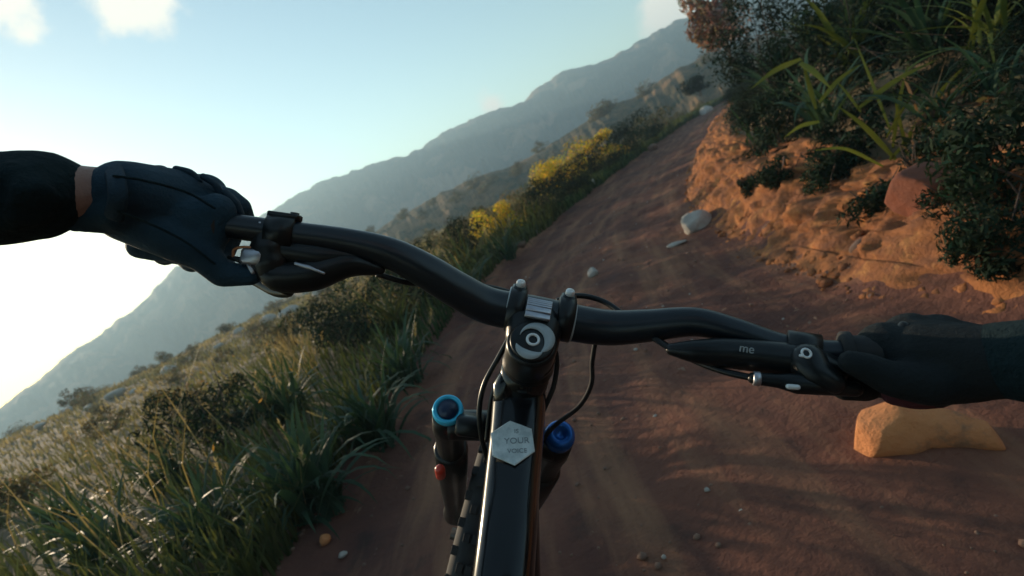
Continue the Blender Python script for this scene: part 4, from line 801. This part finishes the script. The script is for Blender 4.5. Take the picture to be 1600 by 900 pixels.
for i, (px, py, h, n, lv_, lab) in enumerate([(1300, 215, .60, 34, LEAVES_D, 'dark strap leaved plant hanging over the bank left of the bright one'), (1480, 215, .55, 26, LEAVES_D, 'dark strap leaved plant behind the dry pink leaf fan'), (1560, 180, .5, 24, LEAVES_D, 'dark strap leaved plant at the right edge under the upper dark bush'),
        (1235, 180, .6, 22, LEAVES_D, 'dark strap leaved plant at the corner of the bank beside the tall shrub'), (1350, 125, .7, 26, LEAVES_B, 'yellow green strap leaved plant higher up the slope'), (1470, 105, .65, 26, LEAVES_D, 'dark strap leaved plant high on the slope above the dry fan'), (1560, 95, .6, 22, LEAVES_B, 'yellow green strap leaved plant near the top right corner'), (1190, 235, .35, 20, LEAVES_D, 'little strap leaved tuft on the narrow end of the bank')]):
    p_, t_ = ray_ground(px, py); tussock(float(p_[0]), float(p_[1]), h*t_/3.2, n, lab, None, 860+i, leaves=lv_, lean=(.2, 1.1), name='strap_leaf_plant', cat='plant', z=float(p_[2])+.12)
b2 = P(1440, 190, 2.55+sh0); dp = root('dry_plant', (*b2[:2], b2[2]-.1), 'fan of dry pinkish leaves on the bank beside the strap plant', 'plant')
r = random.Random(3)
for (x1, y1) in [(1572, 135), (1560, 128), (1592, 146), (1545, 120), (1600, 155), (1585, 165), (1520, 115), (1475, 100), (1462, 128), (1410, 120), (1565, 150), (1530, 135), (1500, 210), (1450, 235), (1550, 190)]:
    leaf_between(P(1440+r.uniform(-12, 12), 188+r.uniform(-10, 10), 2.45+sh0), P(x1, y1, 2.38+sh0+r.uniform(-.1, .1)), r.uniform(.005, .011), r.uniform(0, .05), M['drypink'], dp)
for i, (px, py, d, h, n, lab) in enumerate([(1455, 225, 2.6, .30, 16, 'tuft of dry pinkish grass hanging over the red boulder'), (1330, 295, 2.75, .20, 14, 'small dry grass tuft on the lip of the orange bank'), (1185, 130, 5.2, .45, 18, 'dry grass tuft beside the dark bush at the top of the bank')]):
    b = ray_ground(px, py)[0]; tussock(float(b[0]), float(b[1]), h, n, lab, None, 800+i, leaves=[mesh_np('leaf', *leaf_strip(1, .02, q, .3), M['drypink']) for q in (.5, 1.2, 2.)], name='dry_grass_tuft', z=float(b[2]))
g_ = np.random.default_rng(88); n_ = 420; s_f = .6+g_.random(n_)**1.3*9; d_f = -(1.5+g_.random(n_)**1.5*4); x, y = sd_to_xy(s_f, d_f); z = zprof(s_f, d_f, x, y)+g_.uniform(.12, .42, n_); p = np.stack([x, y, z], 1)
a_ = g_.normal(size=(n_, 3)); a_ /= np.linalg.norm(a_, axis=1)[:, None]; b_ = np.cross(a_, g_.normal(size=(n_, 3))); b_ /= np.linalg.norm(b_, axis=1)[:, None]; L_ = g_.uniform(.007, .020, (n_, 1))
V = np.stack([p-a_*L_, p-b_*L_*.35, p+a_*L_, p+b_*L_*.35], 1).reshape(-1, 3); c_ = np.where(g_.random((n_, 1)) < .5, [[1.6, 1.6, 2.4]], [[1.5, 1.1, .6]])
single('pale_flecks', V, np.arange(n_*4).reshape(n_, 4), M['straw'], None, None, kind='stuff', tint=np.repeat(c_, 4, axis=0))  # small pale and yellowish flecks scattered over the near grass
g_ = np.random.default_rng(91); n_ = 16000; s_f = .3+g_.random(n_)**1.3*14; d_f = 1.75+g_.random(n_)**1.2*5; x, y = sd_to_xy(s_f, d_f); pt_ = fbm(x*1.6, y*1.6, 3, 95); z = zprof(s_f, d_f, x, y)+g_.random(n_)*np.clip(.16+.25*pt_, .02, .4); p = np.stack([x, y, z], 1)
a_ = g_.normal(size=(n_, 3)); a_ /= np.linalg.norm(a_, axis=1)[:, None]; b_ = np.cross(a_, g_.normal(size=(n_, 3))); b_ /= np.linalg.norm(b_, axis=1)[:, None]; L_ = g_.uniform(.012, .042, (n_, 1))
V = np.stack([p-a_*L_, p-b_*L_*.3, p+a_*L_, p+b_*L_*.3], 1).reshape(-1, 3); c_ = g_.uniform(.5, 1.6, (n_, 1))*np.where(g_.random((n_, 1)) < .12, [[7, 3.2, 2.6]], [[1, 1, 1]])
single('undergrowth', V, np.arange(n_*4).reshape(n_, 4), M['dark'], None, None, kind='stuff', tint=np.repeat(c_, 4, axis=0))
n_ = 500; s_f = .6+g_.random(n_)**1.5*14; d_f = np.where(g_.random(n_) < .5, -1.25+np.abs(g_.normal(0, .18, n_)), 1.1-np.abs(g_.normal(0, .4, n_))); x, y = sd_to_xy(s_f, d_f); z = zprof(s_f, d_f, x, y)+.022; p = np.stack([x, y, z], 1); a_ = g_.normal(size=(n_, 3)); a_[:, 2] *= .25; a_ /= np.linalg.norm(a_, axis=1)[:, None]; b_ = np.cross(a_, [0, 0, 1.]); L_ = g_.uniform(.006, .020, (n_, 1))
V = np.stack([p-a_*L_, p-b_*L_*.4+[0, 0, .004], p+a_*L_, p+b_*L_*.4], 1).reshape(-1, 3)
single('leaf_litter', V, np.arange(n_*4).reshape(n_, 4), M['drypink'], None, None, kind='stuff')
# thin pale twigs reaching out of the undergrowth
for i, (x0, y0, x1, y1, d, rr_) in enumerate([(1225, 48, 1130, 57, 4.6, .004), (1580, 52, 1400, 50, 2.9, .003), (1600, 156, 1495, 158, 2.5, .003), (1600, 310, 1540, 345, 2.3, .004), (1415, 290, 1375, 293, 2.5, .003), (1225, 245, 1222, 265, 3.0, .006)]):
    o = single('twig', *tube(spline([P(x0, y0, d), P((x0+x1)/2, (y0+y1)/2+4, d-.03), P(x1, y1, d)], 4), np.linspace(rr_, rr_*.3, 9), 6), M['drypink'], ['pale twig reaching from the dark bush towards the pink one', 'long thin twig across the bush at the top of the picture', 'pale twig sticking out right of the dry leaf fan', 'grey twig at the right edge beside the leafy bush', 'short pale twig lying left of the red boulder', 'short upright yellow stalk on the lip of the bank'][i], 'twig')
# bushes on the farther hill
for i in range(36):
    px = r.uniform(480, 1110); py = np.interp(px, [q[0] for q in HL], [q[1] for q in HL])+r.uniform(-2, 30)**1.0; d = 84
    v = D(((px-800)/800, -(py-450)/800, 1)); d = r.uniform(70, 90)
    o = link('shrub', SBM[i % 3]); p = CP+v*d*.98; k = r.uniform(.9, 2.2); o.location = p-np.array([0, 0, k*.4]); o.scale = (k, k, k)
    set_props(o, 'hazy shrub on the hill beyond the bend of the trail', 'shrub', 'shrubs on the hill beyond')
# ------------------------------------------------------------------ haze
hz = bpy.data.materials.new('haze_air'); hz.use_nodes = True; t = hz.node_tree; t.nodes.clear(); o = N(t, 'ShaderNodeOutputMaterial'); pv = N(t, 'ShaderNodeVolumePrincipled')
pv.inputs['Color'].default_value = (.54, .80, 1, 1); pv.inputs['Density'].default_value = .0020; pv.inputs['Anisotropy'].default_value = .3; t.links.new(pv.outputs[0], o.inputs['Volume'])
zs = [min(v[2] for v in ob.bound_box) for ob in bpy.data.objects if ob.type == 'MESH' and ob.name in ('ground', 'mountain', 'hill')]; zt = [max(v[2] for v in ob.bound_box) for ob in bpy.data.objects if ob.type == 'MESH' and ob.name in ('ground', 'mountain', 'hill')]
z0, z1 = min(zs)-1, max(zt)+2; X = 660
V = [(x, y, z) for z in (z0, z1) for y in (-X, X) for x in (-X, X)]
hb_ = link('haze', mesh_np('haze', V, [(0, 2, 3, 1), (4, 5, 7, 6), (0, 1, 5, 4), (2, 6, 7, 3), (0, 4, 6, 2), (1, 3, 7, 5)], hz, False)); hb_['kind'] = 'stuff'
